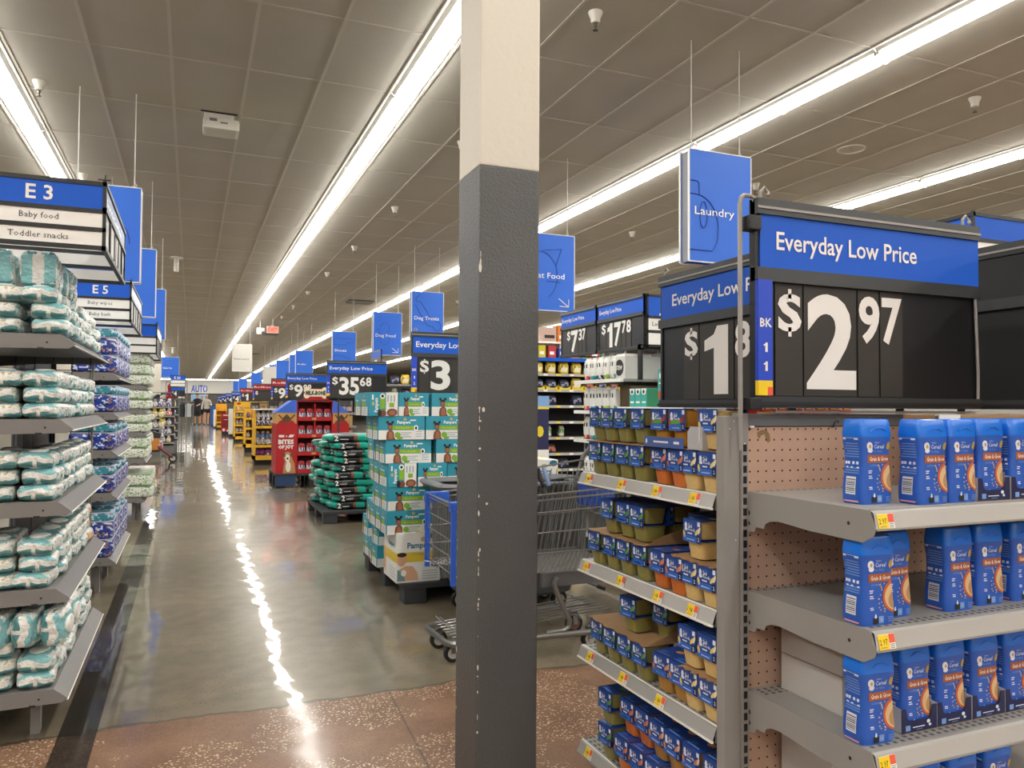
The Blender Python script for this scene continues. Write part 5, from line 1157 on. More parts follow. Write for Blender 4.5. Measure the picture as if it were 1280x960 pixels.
# ------------------------------------------------------------ yellow displays
yb_ = M('display_yellow', 'e8b22c', .5); ybd = M('display_yellow_deep', 'b97f14', .5); plum = M('plush_purple', '4a3a7c', .8); pinkp = M('plush_pink', 'b3336a', .8); yp = M('plush_yellow', 'd8c23a', .8); wp_ = M('plush_white', 'd9d5da', .8); bl_ = M('plush_blue', '31589c', .8); gr_ = M('plush_grey', '8c8c92', .8)
def shelf_display(name, label, x0, x1, y, d_, z0, z1, zs, col, head=None):
    t = thing(name, label, 'display stand', ((x0+x1)/2, y, 0)); mb = MB(); mb.box(x0, x0+.04, y, y+d_, z0, z1, col); mb.box(x1-.04, x1, y, y+d_, z0, z1, col); mb.box(x0, x1, y+d_-.03, y+d_, z0, z1, col); mb.box(x0+.02, x1-.02, y+.05, y+d_, 0, z0, black); mb.box(x0, x1, y, y+d_, z0, z0+.09, col); mb.build('case', t, True)
    for z in zs:
        mb = MB(); mb.box(x0+.04, x1-.04, y+.0, y+d_, z-.05, z, col); mb.build('shelf', t, True)
    if head:
        mb = MB(); mb.box(x0, x1, y, y+.03, z1, z1+head, yb_); mb.ell(((x0+x1)/2-.02, y-.003, z1+head*.55), (.06, 0, 0), (0, 0, .04), wmred, 10); mb.ell(((x0+x1)/2+.02, y-.005, z1+head*.6), (.03, 0, 0), (0, 0, .02), hair, 8); mb.build('header_card', t, True)
    return t
toys = []
for i, (m1, m2) in enumerate(((plum, wp_), (pinkp, plum), (yp, wp_), (gr_, wp_), (bl_, gr_), (wp_, gr_), (wmred, wp_), (wp_, yp), (M('plush_black', '222226', .8), wp_), (M('plush_coral', 'e0563f', .8), wp_))):
    t = thing('plush_toy', 'x', 'toy'); mb = MB(); vs, fs = pillow(.055, .05, .06, 2.4, 8, i, .01, 25); mb.add([(x, y, z+.06) for x, y, z in vs], fs, [m1 if noise.noise(Vector(cen(vs, q))*40) > -.05 else m2 for q in fs], True); mb.build('body', t)
    mb = MB(); vs, fs = pillow(.032, .03, .032, 2.2, 6, i+9, .005, 30); mb.add([(x, y-.02, z+.135) for x, y, z in vs], fs, m2, True); mb.build('head', t); toys.append(Kind(t))
tn = ('purple', 'pink', 'yellow', 'grey', 'blue', 'white', 'red', 'white and yellow', 'black', 'coral')
shelf_display('plush_rack', 'yellow-edged rack with white top shelf and plush dog toys, beside the red display', 1.165, 1.64, 16.3, .5, .1, 1.1, (.4, .78), yb_)
mb = MB(); mb.box(1.16, 1.7, 16.28, 16.8, 1.101, 1.125, white)
o = mb.build('rack_top'); tag(o, 'white top board of the plush toy rack', 'board')
for k, (z, c_) in enumerate(((.84, (0, 0, 2)), (.98, (5, 5, 2)), (.45, (3, 5, 3)), (.56, (4, 4, 3)), (.14, (1, 0, 5)), (.24, (1, 1, 0)))):
    for i in range(4):
        q = c_[min(2, i*3//4)]
        toys[q].put((1.25+.1*i, 16.4, z-.05), rw.uniform(-.4, .4), '%s plush dog toy on the rack, %s row up, %s from the left' % (tn[q], nth((4, 5, 2, 3, 0, 1)[k]), nth(i)), 'plush toys on the rack')
shelf_display('yellow_display', 'narrow yellow display stand behind the plush rack, with three openings', 1.26, 1.5, 20.8, .5, .12, 1.1, (.37, .62, .87), yb_)
shelf_display('yellow_display', 'tall yellow display stand with red emblem header, left of the others', 1.3, 1.62, 26.8, .6, .08, 1.16, (.32, .56, .82, 1.0), yb_, .15)
mb = MB(); mb.box(1.63, 2.95, 27.0, 27.05, 1.12, 1.31, yb_); mb.ell((1.95, 26.995, 1.215), (.075, 0, 0), (0, 0, .075), ybd, 14); mb.ell((1.95, 26.99, 1.215), (.06, 0, 0), (0, 0, .06), yb_, 14); mb.rect((1.92, 26.985, 1.2), (.06, 0, 0), (0, 0, .03), ybd); mb.box(1.7, 1.75, 27.02, 27.04, 0, 1.12, ybd); mb.box(2.85, 2.9, 27.02, 27.04, 0, 1.12, ybd); mb.ell((2.72, 26.99, 1.21), (.1, 0, 0), (0, 0, .08), bl_, 10)
o = mb.build('header_board'); tag(o, 'long yellow header board with a ring emblem behind the yellow stands', 'sign')
for k, z in enumerate((.37, .62, .87)):
    toys[(5, 3, 4)[k]].put((1.36, 20.95, z), 0, 'pale plush toy in the narrow yellow stand, %s opening up' % nth(k), 'goods in the yellow stands')
for k, z in enumerate((.32, .56, .82, 1.0)):
    for i in range(2): toys[(5, 3, 5, 2)[k]].put((1.4+.12*i, 26.95, z), 0, 'pale toy in the tall yellow stand, %s opening from below, %s side' % (nth(k), ('left', 'right')[i]), 'goods in the yellow stands')
t = thing('red_standee', 'red upright poster board beside the tall yellow stand', 'poster', (1.2, 33, 0)); mb = MB(); mb.box(1.12, 1.46, 33, 33.1, .12, .87, rdm); mb.box(1.16, 1.42, 32.99, 33.0, .3, .7, rdd); mb.rect((1.2, 32.985, .77), (.18, 0, 0), (0, 0, .03), dig); mb.rect((1.22, 32.985, .6), (.14, 0, 0), (0, 0, .015), dig); mb.ell((1.22, 32.985, .2), (.05, 0, 0), (0, 0, .06), dig, 8); mb.ell((1.36, 32.985, .17), (.03, 0, 0), (0, 0, .04), dig, 8); mb.build('board', t, True); mb = MB(); mb.box(1.15, 1.43, 33.0, 33.4, 0, .12, black); mb.build('base', t, True)
t = thing('upright_board', 'white upright board between the red poster and the yellow stand', 'board', (1.45, 31, 0)); mb = MB(); mb.box(1.33, 1.5, 31, 31.5, .1, 1.05, white); mb.build('board', t, True); mb = MB(); mb.box(1.35, 1.48, 31.05, 31.45, 0, .1, black); mb.build('base', t, True)
shelf_display('yellow_display', 'far yellow display stand left of the red poster', 1.15, 1.65, 41, .6, .08, 1.25, (.35, .7, .95), yb_)
for i, (x0, x1, y, z1, c_, n_) in enumerate(((1.1, 1.35, 43, .95, white, 'white'), (1.05, 1.3, 47, 1.15, bl_, 'blue'), (1.1, 1.5, 52, 1.1, darkgrey, 'dark grey'), (1.2, 1.6, 60, 1.2, navy, 'navy'))):
    t = thing('aisle_display', '%s display block far down the right side of the aisle' % n_, 'display stand', ((x0+x1)/2, y, 0)); mb = MB(); mb.box(x0, x1, y, y+.6, .08, z1, c_); mb.build('case', t, True); mb = MB(); mb.box(x0+.03, x1-.03, y+.03, y+.55, 0, .08, black); mb.build('base', t, True)
# ------------------------------------------------------------ hanging department signs
hb_ = M('hanging_blue', '3570dc', .5, spec=.35); hline = M('hanging_line', '143c96', .5); rodm = M('hanger', 'c9c6be', .4)
def hang_sign(text, label, x0, y, z1, w_=.585, h_=.87, art=None, arrow=False, col=None, tcol=None, align='l'):
    t = thing('hanging_sign', label, 'hanging sign', (x0+w_/2, y, z1-h_)); c_ = col or hb_; mb = MB(); d_ = .13
    for y_ in (y, y+d_-.012): mb.box(x0, x0+w_, y_, y_+.012, z1-h_, z1, c_)
    mb.build('panel', t, True)
    mb = MB()
    for y_ in (y, y+d_-.012):
        mb.box(x0-.008, x0, y_-.003, y_+.014, z1-h_, z1, white); mb.box(x0+w_, x0+w_+.008, y_-.003, y_+.014, z1-h_, z1, white); mb.box(x0, x0+w_, y_-.003, y_+.014, z1-h_-.008, z1-h_, white); mb.box(x0, x0+w_, y_-.003, y_+.014, z1, z1+.008, white)
    mb.box(x0+.01, x0+.02, y+.012, y+d_-.012, z1-h_, z1, gr_); mb.build('edge_frame', t, True)
    mb = MB()
    for x in (x0+.06, x0+w_-.06): mb.tube([(x, y+.06, z1+.0), (x, y+.06, CEIL)], .005, rodm, 5); mb.tube([(x, y+.06, z1+.06), (x+.02, y+.06, z1+.04), (x, y+.06, z1+.015), (x-.02, y+.06, z1+.035)], .005, rodm, 4)
    mb.build('hanger_rod', t, True)
    f = y-.0045; mb = MB()
    if text: mb.text(text, (x0+.045, f-.001, z1-h_*.58), (1, 0, 0), (0, 0, 1), .062, tcol or pw, bold=.004, res=2, w=min(w_*.78, .038*len(text)+.11))
    if art:
        for line in art: mb.tube([(x0+a*w_, f+.001, z1-h_+b_*h_) for a, b_ in line], .0035, hline, 4)
    if arrow:
        a0 = (x0+w_*.66, f, z1-h_+h_*.16); a1 = (x0+w_*.88, f, z1-h_+h_*.055); mb.tube([a0, a1], .006, pw, 4); mb.tube([(a1[0], f, a1[2]+h_*.1), a1, (a1[0]-w_*.2, f, a1[2]+.004)], .006, pw, 4)
    mb.build('lettering', t, True); return t
def arc(cx, cz, rx, rz, a0, a1, n=14): return [(cx+rx*math.cos(math.radians(a0+(a1-a0)*k/n)), cz+rz*math.sin(math.radians(a0+(a1-a0)*k/n))) for k in range(n+1)]
hang_sign('Laundry', 'blue hanging Laundry sign with a bottle outline', 3.547, 5.0, 3.21, art=[[(0, .72), (.12, .72), (.15, .7), (.15, .6)], [(0, .6)]+arc(.1, .3, .36, .3, 90, 0)+[(.44, .18), (.36, .1), (0, .1)], arc(.22, .42, .06, .12, 0, 360)])
hang_sign('Cat Food', 'blue hanging Cat Food sign with a cat outline and arrow, partly behind the column', 3.49, 8.0, 3.17, art=[arc(.25, .45, .38, .32, -60, 90), [(.3, .78), (.72, .82), (.6, .6)], [(.4, .38), (.7, .38)]], arrow=True)
hang_sign('Dog Treats', 'blue hanging Dog Treats sign with a bone outline', 3.63, 13.5, 3.255, art=[[(.25, .95)]+arc(.22, .85, .1, .06, 90, 300)+[(.62, .45)]+arc(.8, .3, .12, .1, 90, -180)+[(.5, .3), (.1, .72)]])
hang_sign('Dog Food', 'blue hanging Dog Food sign with a kibble bowl outline and arrow', 3.42, 15.7, 3.115, art=[arc(.4, .63, .16, .12, 170, -60)+[(.45, .52)]+arc(.4, .38, .16, .14, 60, -190), arc(.12, .5, .1, .1, -90, 90)], arrow=True)
hang_sign('Shoes', 'blue hanging Shoes sign with shoe outlines', 3.28, 19.8, 3.07, art=[[(.05, .8), (.85, .8), (.85, .7), (.6, .68), (.6, .62), (.05, .62), (.05, .8)], [(.05, .3), (.35, .32), (.75, .2), (.75, .12), (.05, .12), (.05, .3)]])
hang_sign('Audio', 'blue hanging Audio sign beyond the Shoes sign', 3.37, 28., 3.12); hang_sign(None, 'blue hanging sign just behind the Audio sign', 3.5, 31., 3.15)
hang_sign(None, 'blue hanging sign, second past the Audio sign', 3.5, 36., 3.2); hang_sign(None, 'blue hanging sign, third past the Audio sign', 3.55, 40., 3.2)
hang_sign(None, 'small blank white hanging sign past the Audio sign', 3.1, 38., 3.0, col=M('hanging_white', 'dad6cf', .5))
hang_sign(None, 'blue hanging sign, fourth past the Audio sign', 3.25, 48., 3.1); hang_sign(None, 'blue hanging sign, farthest but one along the aisle', 3.2, 60., 3.1); hang_sign(None, 'blue hanging sign, farthest along the aisle', 3.2, 68., 3.2)
hang_sign('Restrooms', 'white hanging Restrooms sign over the main aisle', 1.21, 26.4, 3.155, art=None, arrow=True, col=M('hanging_white'), tcol=M('hanging_grey_text', '6d6a66'))
hang_sign(None, 'nearest blue hanging sign on the left, behind the E3 box', -1.045, 7.93, 3.2, art=[arc(.7, .4, .15, .2, 0, 180)]); hang_sign(None, 'second blue hanging sign on the left', -1.035, 11., 3.2); hang_sign(None, 'third blue hanging sign on the left', -1.026, 14.76, 3.2)
hang_sign('Girls', 'blue hanging Girls sign far on the left', -1.01, 31., 2.93, h_=.74, art=[arc(.45, .6, .3, .25, 30, 200)])
# ------------------------------------------------------------ shelving right of the column
gq = thing('laundry_shelving', 'grey shelf unit with white price rails behind the baby food run, holding white pouches', 'shelving', (3.3, 5.0, 0))
mb = MB(); mb.box(3.36, 3.4, 4.1, 5.7, 0, 1.62, M('slat_back', '5d5c5c', .6)); 
for i in range(18): mb.box(3.352, 3.36, 4.1, 5.7, .1+i*.085, .165+i*.085, M('slat_face', '6c6b6a', .55))
mb.box(3.33, 3.36, 4.62, 4.66, 0, 1.62, steel2); mb.build('back_panel', gq, True)
mb = MB(); mb.box(2.98, 3.36, 5.64, 5.66, 0, 1.3, M('end_panel', '9d9a97', .5)); mb.build('end_panel', gq, True)
GZ = (1.41, 1.17, .94, .62, .2)
for z, y0, y1 in ((1.41, 4.95, 5.7), (1.17, 4.95, 5.7), (.94, 4.3, 5.7), (.62, 4.3, 5.7), (.2, 4.2, 5.7), (1.2, 4.2, 5.0)):
    mb = MB(); mb.box(2.93, 3.36, y0, y1, z-.02, z, steel); mb.build('shelf', gq, True)
    mb = MB(); mb.box(2.905, 2.93, y0, y1, z-.024, z+.003, white); mb.build('price_rail', gq, True)
mb = MB(); mb.box(3.02, 3.04, 4.86, 4.9, 1.4, 1.66, black); mb.box(3.02, 3.36, 4.86, 4.9, 1.62, 1.66, black); mb.box(3.02, 3.36, 5.6, 5.64, 1.5, 1.54, black); mb.build('sign_arm', gq, True)
pk_ = []
pcol = [('d24a5a', 'pink'), ('2f9aa0', 'teal'), ('2b2f6e', 'navy'), ('9db83f', 'lime'), ('6d9a80', 'sage')]
for i, (c_, n_) in enumerate(pcol):
    t = thing('white_pouch', 'x', 'pouch'); vs, fs = pillow(.03, .048, .085, 4, 10, i+3, .004, 20); cm = M('pouch_'+n_, c_, .4); q = []
    for f in fs:
        x, y, z = cen(vs, f); q.append(cm if z < -.035 and noise.noise(Vector((x*30, y*40, z*40+i))) > -.2 else (hair if abs(z-.03) < .012 and abs(abs(y)-.018) < .011 else wwh))
    mb = MB(); mb.add([(x, y, z+.085) for x, y, z in vs], fs, q, True); mb.build('pouch', t); mb = MB(); mb.box(-.004, .004, -.046, .046, .165, .182, wwh); mb.build('top_seal', t); pk_.append((Kind(t), n_))
rk = random.Random(4)
for si, z, n_ in ((0, 1.41, 'top'), (1, 1.17, 'second'), (2, .94, 'third'), (3, .62, 'fourth')):
    for i in range(5 if si < 2 else 2):
        y = 5.57-.105*i
        pk_[i % 5][0].put((2.975, y, z), rk.uniform(-.15, .15), '%s and white pouch on the shelving behind the baby food, %s shelf, %s along' % (pk_[i % 5][1], n_, nth(i)), 'white pouches on the laundry shelving')
for i in range(3): pk_[4][0].put((3.1, 5.5-.12*i, 1.41), 0, 'tall white pouch at the back of the top shelf, %s from the far end' % nth(i), 'white pouches on the laundry shelving', 1.25)
sb = thing('stew_box', 'white box with a round black STEW label, top shelf behind the baby food', 'box', (3.0, 4.98, 1.41)); mb = MB(); mb.box(2.96, 3.3, 4.98, 5.14, 1.41, 1.58, M('box_palegrey', 'd5d3d0', .5), b=.004); mb.box(2.97, 3.2, 5.0, 5.12, 1.58, 1.6, white); mb.build('carton', sb, True)
mb = MB(); mb.ell((2.959, 5.06, 1.495), (0, -.062, 0), (0, 0, .062), M('label_black'), 18); mb.text('STEW', (2.958, 5.105, 1.48), (0, -1, 0), (0, 0, 1), .03, dig, w=.09, bold=.04, res=1); mb.build('label', sb, True)
mb = MB(); mb.box(3.0, 3.3, 4.96, 5.12, 1.17, 1.36, M('carton_brown', '5d4a34', .8)); o = mb.build('brown_carton'); tag(o, 'brown carton under the STEW box shelf', 'carton')
gtm = M('box_mint', '3fa79b', .5); gdm = M('box_deepgreen', '1f7a55', .5)
for i in range(3):
    t = thing('mint_box', 'mint green carton on the white-railed shelf, %s from the far end' % nth(i), 'box', (2.96, 4.86-.08*i, 1.2)); mb = MB(); y = 4.86-.078*i; mb.box(2.95, 3.15, y-.037, y+.037, 1.2, 1.335, gtm, b=.002); mb.build('carton', t, True)
    mb = MB(); mb.poly([(2.949, y+.034, 1.332), (2.949, y-.034, 1.332), (2.949, y-.02, 1.29), (2.949, y+.02, 1.29)], pw); mb.ell((2.948, y, 1.31), (0, -.014, 0), (0, 0, .014), hair, 8); mb.rect((2.949, y+.025, 1.23), (0, -.05, 0), (0, 0, .012), pw); mb.build('print', t, True)
mb = MB(); mb.box(2.95, 3.2, 4.53, 4.665, 1.2, 1.33, gdm, b=.003); mb.box(3.16, 3.25, 4.6, 4.85, 1.2, 1.37, gdm); o = mb.build('green_box'); tag(o, 'deep green carton beside the mint boxes', 'box')
t = thing('teal_box', 'tall teal carton with white and orange print next to the deep green one', 'box', (2.98, 4.45, 1.2)); mb = MB(); mb.box(2.94, 3.05, 4.4, 4.51, 1.23, 1.46, M('box_tealtall', '4b9f9a', .5), b=.002); mb.build('carton', t, True); mb = MB(); mb.ell((2.939, 4.475, 1.415), (0, -.018, 0), (0, 0, .022), pw, 10); mb.rect((2.939, 4.5, 1.36), (0, -.09, 0), (0, 0, .008), pw); mb.ell((2.939, 4.49, 1.285), (0, -.02, 0), (0, 0, .03), M('print_rust', 'b8562b'), 8); mb.rect((2.939, 4.44, 1.28), (0, -.025, 0), (0, 0, .05), pw); mb.build('print', t, True)
# aisle sign box with J header and its two price signs
sign_box('aisle_sign', 'aisle sign box with a blue J header behind the $1.88 sign', 3.05, 3.85, 4.82, 6.15, 1.64, 2.02, 'J', ('Laundry', ''), hx=3.17, left=True)
price_sign('price_sign', 'slanting price sign on the far sign box reading $17.78', (3.035, 5.52, 1.63), (0, -1, 0), .68, .4, 'Everyday Low Price', '17', '78', bar=False, hfit=(.05, .55), detail=False)
price_sign('price_sign', 'slanting price sign on the far sign box reading $7.37, next to the column', (3.035, 6.2, 1.63), (0, -1, 0), .64, .4, 'Everyday Low Price', '7', '37', bar=False, hfit=(.05, .7), shift=.1, detail=False)
sign_box('aisle_sign', 'blue topped sign box peeking over the large price sign at the right', 3.03, 3.9, 2.26, 3.5, 1.765, 2.03, '', ('', ''), left=True)
# red snack pouches seen under the large price sign
gs = thing('snack_shelf', 'shelf top behind the endcap holding red snack pouches', 'shelving', (1.9, 2.3, 0)); mb = MB(); mb.box(1.62, 2.1, 1.95, 2.5, 1.07, 1.09, steel); mb.box(1.6, 1.62, 1.95, 2.6, 0, 1.1, steel2); mb.box(2.08, 2.1, 1.95, 2.5, 0, 1.07, steel2); mb.build('shelf', gs, True)
t = thing('snack_pouch', 'x', 'pouch'); mb = MB(); vs, fs = pillow(.026, .02, .072, 4, 8, 2, .003, 20); q = []
redp = M('pouch_crimson', 'b3241f', .4); limep = M('pouch_lime', 'a9cf4f', .4)
for f in fs:
    x, y, z = cen(vs, f); q.append(limep if z > .045 and abs(x) < .012 else (M('pouch_cream', 'e8d9d0', .4) if noise.noise(Vector((x*60, 1, z*60))) > .2 else redp))
mb.add([(x, y, z+.072) for x, y, z in vs], fs, q, True); mb.build('pouch', t); mb = MB(); mb.lathe([(.007, .143), (.007, .158), (.0, .159)], (0, 0, 0), limep, 8); mb.build('cap', t); SK = Kind(t)
for i in range(8): SK.put((1.665+.056*i, 2.02, 1.0905), rk.uniform(-.2, .2), 'red snack pouch seen below the price sign, %s from the left' % nth(i), 'red snack pouches')
for i in range(4): SK.put((1.665+.1*i, 2.1, 1.0905), .2, 'red snack pouch in the back rank below the price sign, %s from the left' % nth(i), 'red snack pouches')
t = thing('far_shelving', 'pale shelf unit beyond the endcap, visible in the gap under the signs', 'shelving', (4.2, 3.2, 0)); mb = MB(); mb.box(2.45, 6.0, 3.3, 3.34, 0, 1.3, steel); mb.build('back_panel', t, True)
for z in (.3, .75, 1.1): mb = MB(); mb.box(2.45, 6.0, 2.95, 3.3, z-.03, z, white); mb.build('shelf', t, True)
# ------------------------------------------------------------ pet food shelves
PX0, PX1, PY = 4.4, 7.6, 10.7
pf = thing('pet_food_shelving', 'long shelf run of yellow and dark pet food bags with a blue top rail', 'shelving', (5.9, 10.9, 0))
mb = MB(); mb.box(PX0, PX1, PY+.5, PY+.54, 0, 2.0, M('pet_back', '2a2a2b', .7)); mb.box(PX0, PX0+.04, PY+.05, PY+.5, 0, 1.95, steel2); mb.build('back_panel', pf, True)
PZ = [.25+.242*k for k in range(7)]+[1.945]
for k, z in enumerate(PZ):
    mb = MB(); mb.box(PX0, PX1, PY+.03, PY+.5, z-.02, z, steel2); mb.build('shelf', pf, True)
    mb = MB(); mb.box(PX0, PX1, PY, PY+.03, z-.035 if k < 7 else z-.05, z+.005, (lipm if k < 7 else blue))
    if k < 7:
        for i in range(14): mb.rect((PX0+.1+i*.22, PY-.001, z-.03), (.07, 0, 0), (0, 0, .03), yel if i % 2 else paper)
    mb.build('price_rail', pf, True)
def petbag(nm, c1, c2, c3, a, h):
    t = thing('pet_food_bag', 'x', 'pet food bag'); vs, fs = pillow(a, .05, h, 4, 10, len(nm), .006, 14); q = []; m1, m2, m3 = (M('petbag_'+c, c, .45) for c in (c1, c2, c3))
    for f in fs:
        x, y, z = cen(vs, f); n1 = noise.noise(Vector((x*22, y*10, z*22+len(nm))))
        q.append(m2 if abs(z) < h*.5 and n1 > -.05 else (m3 if n1 < -.4 else m1))
    mb = MB(); mb.add([(x, y, z+h) for x, y, z in vs], fs, q, True); mb.build('bag', t); mb = MB(); mb.box(-a*.9, a*.9, -.004, .004, 2*h-.004, 2*h+.012, m1); mb.build('top_seal', t); return Kind(t)
PB = {'yellow': petbag('yellow', 'e7c534', 'efe6cc', '8a6a3a', .08, .085), 'navy': petbag('navy', '23263f', '8f90a8', '11131f', .085, .075), 'brown': petbag('brown', '4a3328', 'b86a5a', '20150f', .08, .06), 'white': petbag('white', 'dfdcd6', '7fae62', '3c4a7c', .045, .08)}
bins = M('bin_yellow', 'e8cf2e', .5)
for i in range(8):
    mb = MB(); x = 4.66+.22*i; mb.prism([(x-.1, PY+.035, PZ[5]), (x+.1, PY+.035, PZ[5]), (x+.1, PY+.035, PZ[5]+.06), (x+.04, PY+.035, PZ[5]+.03), (x-.04, PY+.035, PZ[5]+.03), (x-.1, PY+.035, PZ[5]+.06)], (0, .004, 0), bins); mb.box(x-.1, x-.097, PY+.035, PY+.3, PZ[5], PZ[5]+.07, bins); mb.box(x+.097, x+.1, PY+.035, PY+.3, PZ[5], PZ[5]+.07, bins)
    o = mb.build('yellow_tray'); tag(o, 'yellow cut-front tray on the pet food shelves, %s from the column' % nth(i), 'tray', 'yellow trays on the pet food shelves')
for k, kinds in ((6, ['yellow']*5+['white', 'navy', 'brown']), (5, ['brown', 'navy', 'navy', 'navy', 'yellow', 'brown', 'navy', 'brown']), (4, [None, 'navy', 'navy', None, 'navy', None, None, None]), (3, [None, 'brown', None, None, None, None, None, None]), (2, [None, None, 'white', 'white', None, None, None, None]), (1, [None, 'brown', 'brown', None, None, None, None, None]), (0, ['navy', 'brown', 'brown', 'navy', None, None, None, None])):
    for i, c_ in enumerate(kinds):
        if c_: PB[c_].put((4.66+.22*i, PY+.1+(.08 if c_ == 'white' else 0), PZ[k]), rk.uniform(-.1, .1), '%s pet food bag on the pet shelves, %s shelf up, %s from the column' % (c_, nth(k), nth(i)), 'bags on the pet food shelves')
tops = [('2f62c9', .07, 'blue'), ('d6c52b', .07, 'yellow'), ('c23a3a', .075, 'red'), ('3a57b8', .1, 'blue and white'), ('d88c8c', .08, 'rose'), ('86b94a', .06, 'lime'), ('d8483c', .095, 'scarlet'), ('3f9a68', .06, 'green'), ('d9c04a', .07, 'straw')]
x = 4.72
for i, (c_, a, n_) in enumerate(tops):
    t = thing('pet_food_carton', '%s carton on the blue-railed top pet shelf, %s from the column' % (n_, nth(i)), 'carton', (x+a, PY+.2, 1.945), 0, 'cartons on the top pet shelf'); mb = MB(); mb.box(x, x+2*a*.85, PY+.08, PY+.3, 1.951, 1.951+(.19 if i < 3 else .15), M('top_'+c_, c_, .5), b=.004); mb.build('carton', t, True); mb = MB(); mb.rect((x+.02, PY+.079, 2.0), (a, 0, 0), (0, 0, .05), pw); mb.build('label', t, True); x += 2*a*.85+.05
mb = MB(); mb.box(4.45, 5.3, PY+.05, PY+.35, 2.17, 2.2, white); mb.box(5.26, 5.3, PY+.1, PY+.3, 1.95, 2.17, white); mb.box(4.45, 4.49, PY+.1, PY+.3, 1.95, 2.17, white); o = mb.build('riser_shelf'); tag(o, 'white riser shelf above the blue-railed pet shelf', 'shelf')
for i, (x0, x1, z1, c_, n_) in enumerate(((4.95, 5.18, .22, 'c9a99a', 'pinkish'), (5.2, 5.29, .26, 'd77a2a', 'slim orange'), (5.3, 5.55, .27, 'e0a93a', 'golden'))):
    mb = MB(); mb.box(x0, x1, PY+.06, PY+.25, 2.201 if x1 < 5.3 else 2.14, 2.2+z1, M('riser_'+c_, c_, .5), b=.004); mb.rect((x0+.03, PY+.059, 2.25), (x1-x0-.06, 0, 0), (0, 0, .05), hair if i == 0 else pw); o = mb.build('pet_food_carton'); tag(o, '%s carton standing above the riser shelf of the pet aisle' % n_, 'carton')
t = thing('bag_stack', 'navy and white bag standing at the column edge before the pet shelves', 'pet food bag', (4.0, 8.6, 0)); mb = MB(); mb.box(3.7, 4.02, 8.55, 8.7, .1, 1.33, M('display_navy', '1f2350', .5), b=.01); mb.box(3.7, 4.02, 8.545, 8.55, .3, .68, white); mb.box(3.7, 4.02, 8.545, 8.55, 1.2, 1.33, M('display_sky', '7fa8d8')); mb.box(3.7, 4.02, 8.544, 8.55, 1.17, 1.2, bins); mb.ell((3.92, 8.543, .55), (.05, 0, 0), (0, 0, .05), bins, 8); mb.ell((3.9, 8.543, .9), (.05, 0, 0), (0, 0, .07), bins, 8); mb.box(3.72, 4.0, 8.56, 8.69, 0, .1, black); mb.build('case', t, True)
t.name = 'aisle_standee'; t['label'] = 'narrow navy and white product standee at the column edge before the pet shelves'; t['category'] = 'display stand'
back_unit('grey shelf unit seen between the $35.68 and $3 signs', 14.0, 3.2, 4.1, z0s=(.3, .7, 1.05, 1.36, 1.6))
for k, z in enumerate((1.05, 1.36, 1.6)):
    for i in range(4):
        PB[('yellow', 'brown', 'white', 'navy')[(i+k) % 4]].put((3.3+.2*i, 14.2, z), rk.uniform(-.1, .1), 'pet food bag on the unit between the two price signs, %s shelf up, %s along' % (nth(k), nth(i)), 'bags between the signs')
price_sign('price_sign', 'small angled grey-digit price sign between the $35.68 and $3 signs', (3.22, 14.95, 1.84), (0, -1, 0), .85, .4, None, '4', '98', bar=False, detail=False, foot=1.84, base=(3.22, 14.5, 0))
# ------------------------------------------------------------ far left: stroller, toys, clothes
stl = thing('stroller', 'dark stroller with tan basket by the left shelves far down the aisle', 'stroller', (-.7, 17.7, 0))
sdk = M('stroller_dark', '25262b', .6); sor = M('stroller_tan', 'b8752e', .6); sst = M('stroller_red', '5b2630', .4)
mb = MB(); mb.tube([(-.33, 17.6, .1), (-.9, 17.65, .55), (-1.2, 17.7, 1.05)], .025, sst, 6); mb.tube([(-.33, 17.95, .1), (-.9, 17.95, .55), (-1.2, 17.95, 1.05)], .025, sst, 6); mb.tube([(-1.05, 17.6, .1), (-.72, 17.65, .5)], .02, sdk, 6); mb.tube([(-1.2, 17.6, 1.05), (-1.2, 18, 1.05)], .02, sdk, 6); mb.build('frame', stl, True)
mb = MB(); mb.prism([(-.58, 17.63, .5), (-.56, 17.63, .6), (-.82, 17.63, .66), (-.95, 17.63, 1.12), (-1.06, 17.63, 1.12), (-.95, 17.63, .52)], (0, .34, 0), sdk); mb.build('seat', stl, True)
mb = MB(); mb.box(-.86, -.6, 17.6, 17.98, .25, .5, sor, b=.04); mb.build('basket', stl, True)
mb = MB(); mb.lathe([(.3, 0), (.28, .34)], (-1.05, 17.62, 1.0), M('stroller_canopy', '36405c', .6), 12, 'y'); mb.build('canopy', stl, True)
wheel(stl, -.33, 17.62, .085, .04, fork=False); wheel(stl, -1.05, 17.62, .11, .04, fork=False); wheel(stl, -.33, 17.95, .085, .04, fork=False)
def rack(label, x0, x1, y, d_, z1, bars, nm='toy_rack', col=darkgrey):
    t = thing(nm, label, 'rack', ((x0+x1)/2, y, 0)); mb = MB(); mb.box(x0, x1, y+d_-.03, y+d_, .0, z1, col); mb.box(x0, x1, y+.05, y+d_, 0, .12, steel2); mb.build('back_panel', t, True)
    for z in bars: mb = MB(); mb.box(x0, x1, y, y+d_, z-.03, z, steel); mb.build('shelf', t, True)
    return t
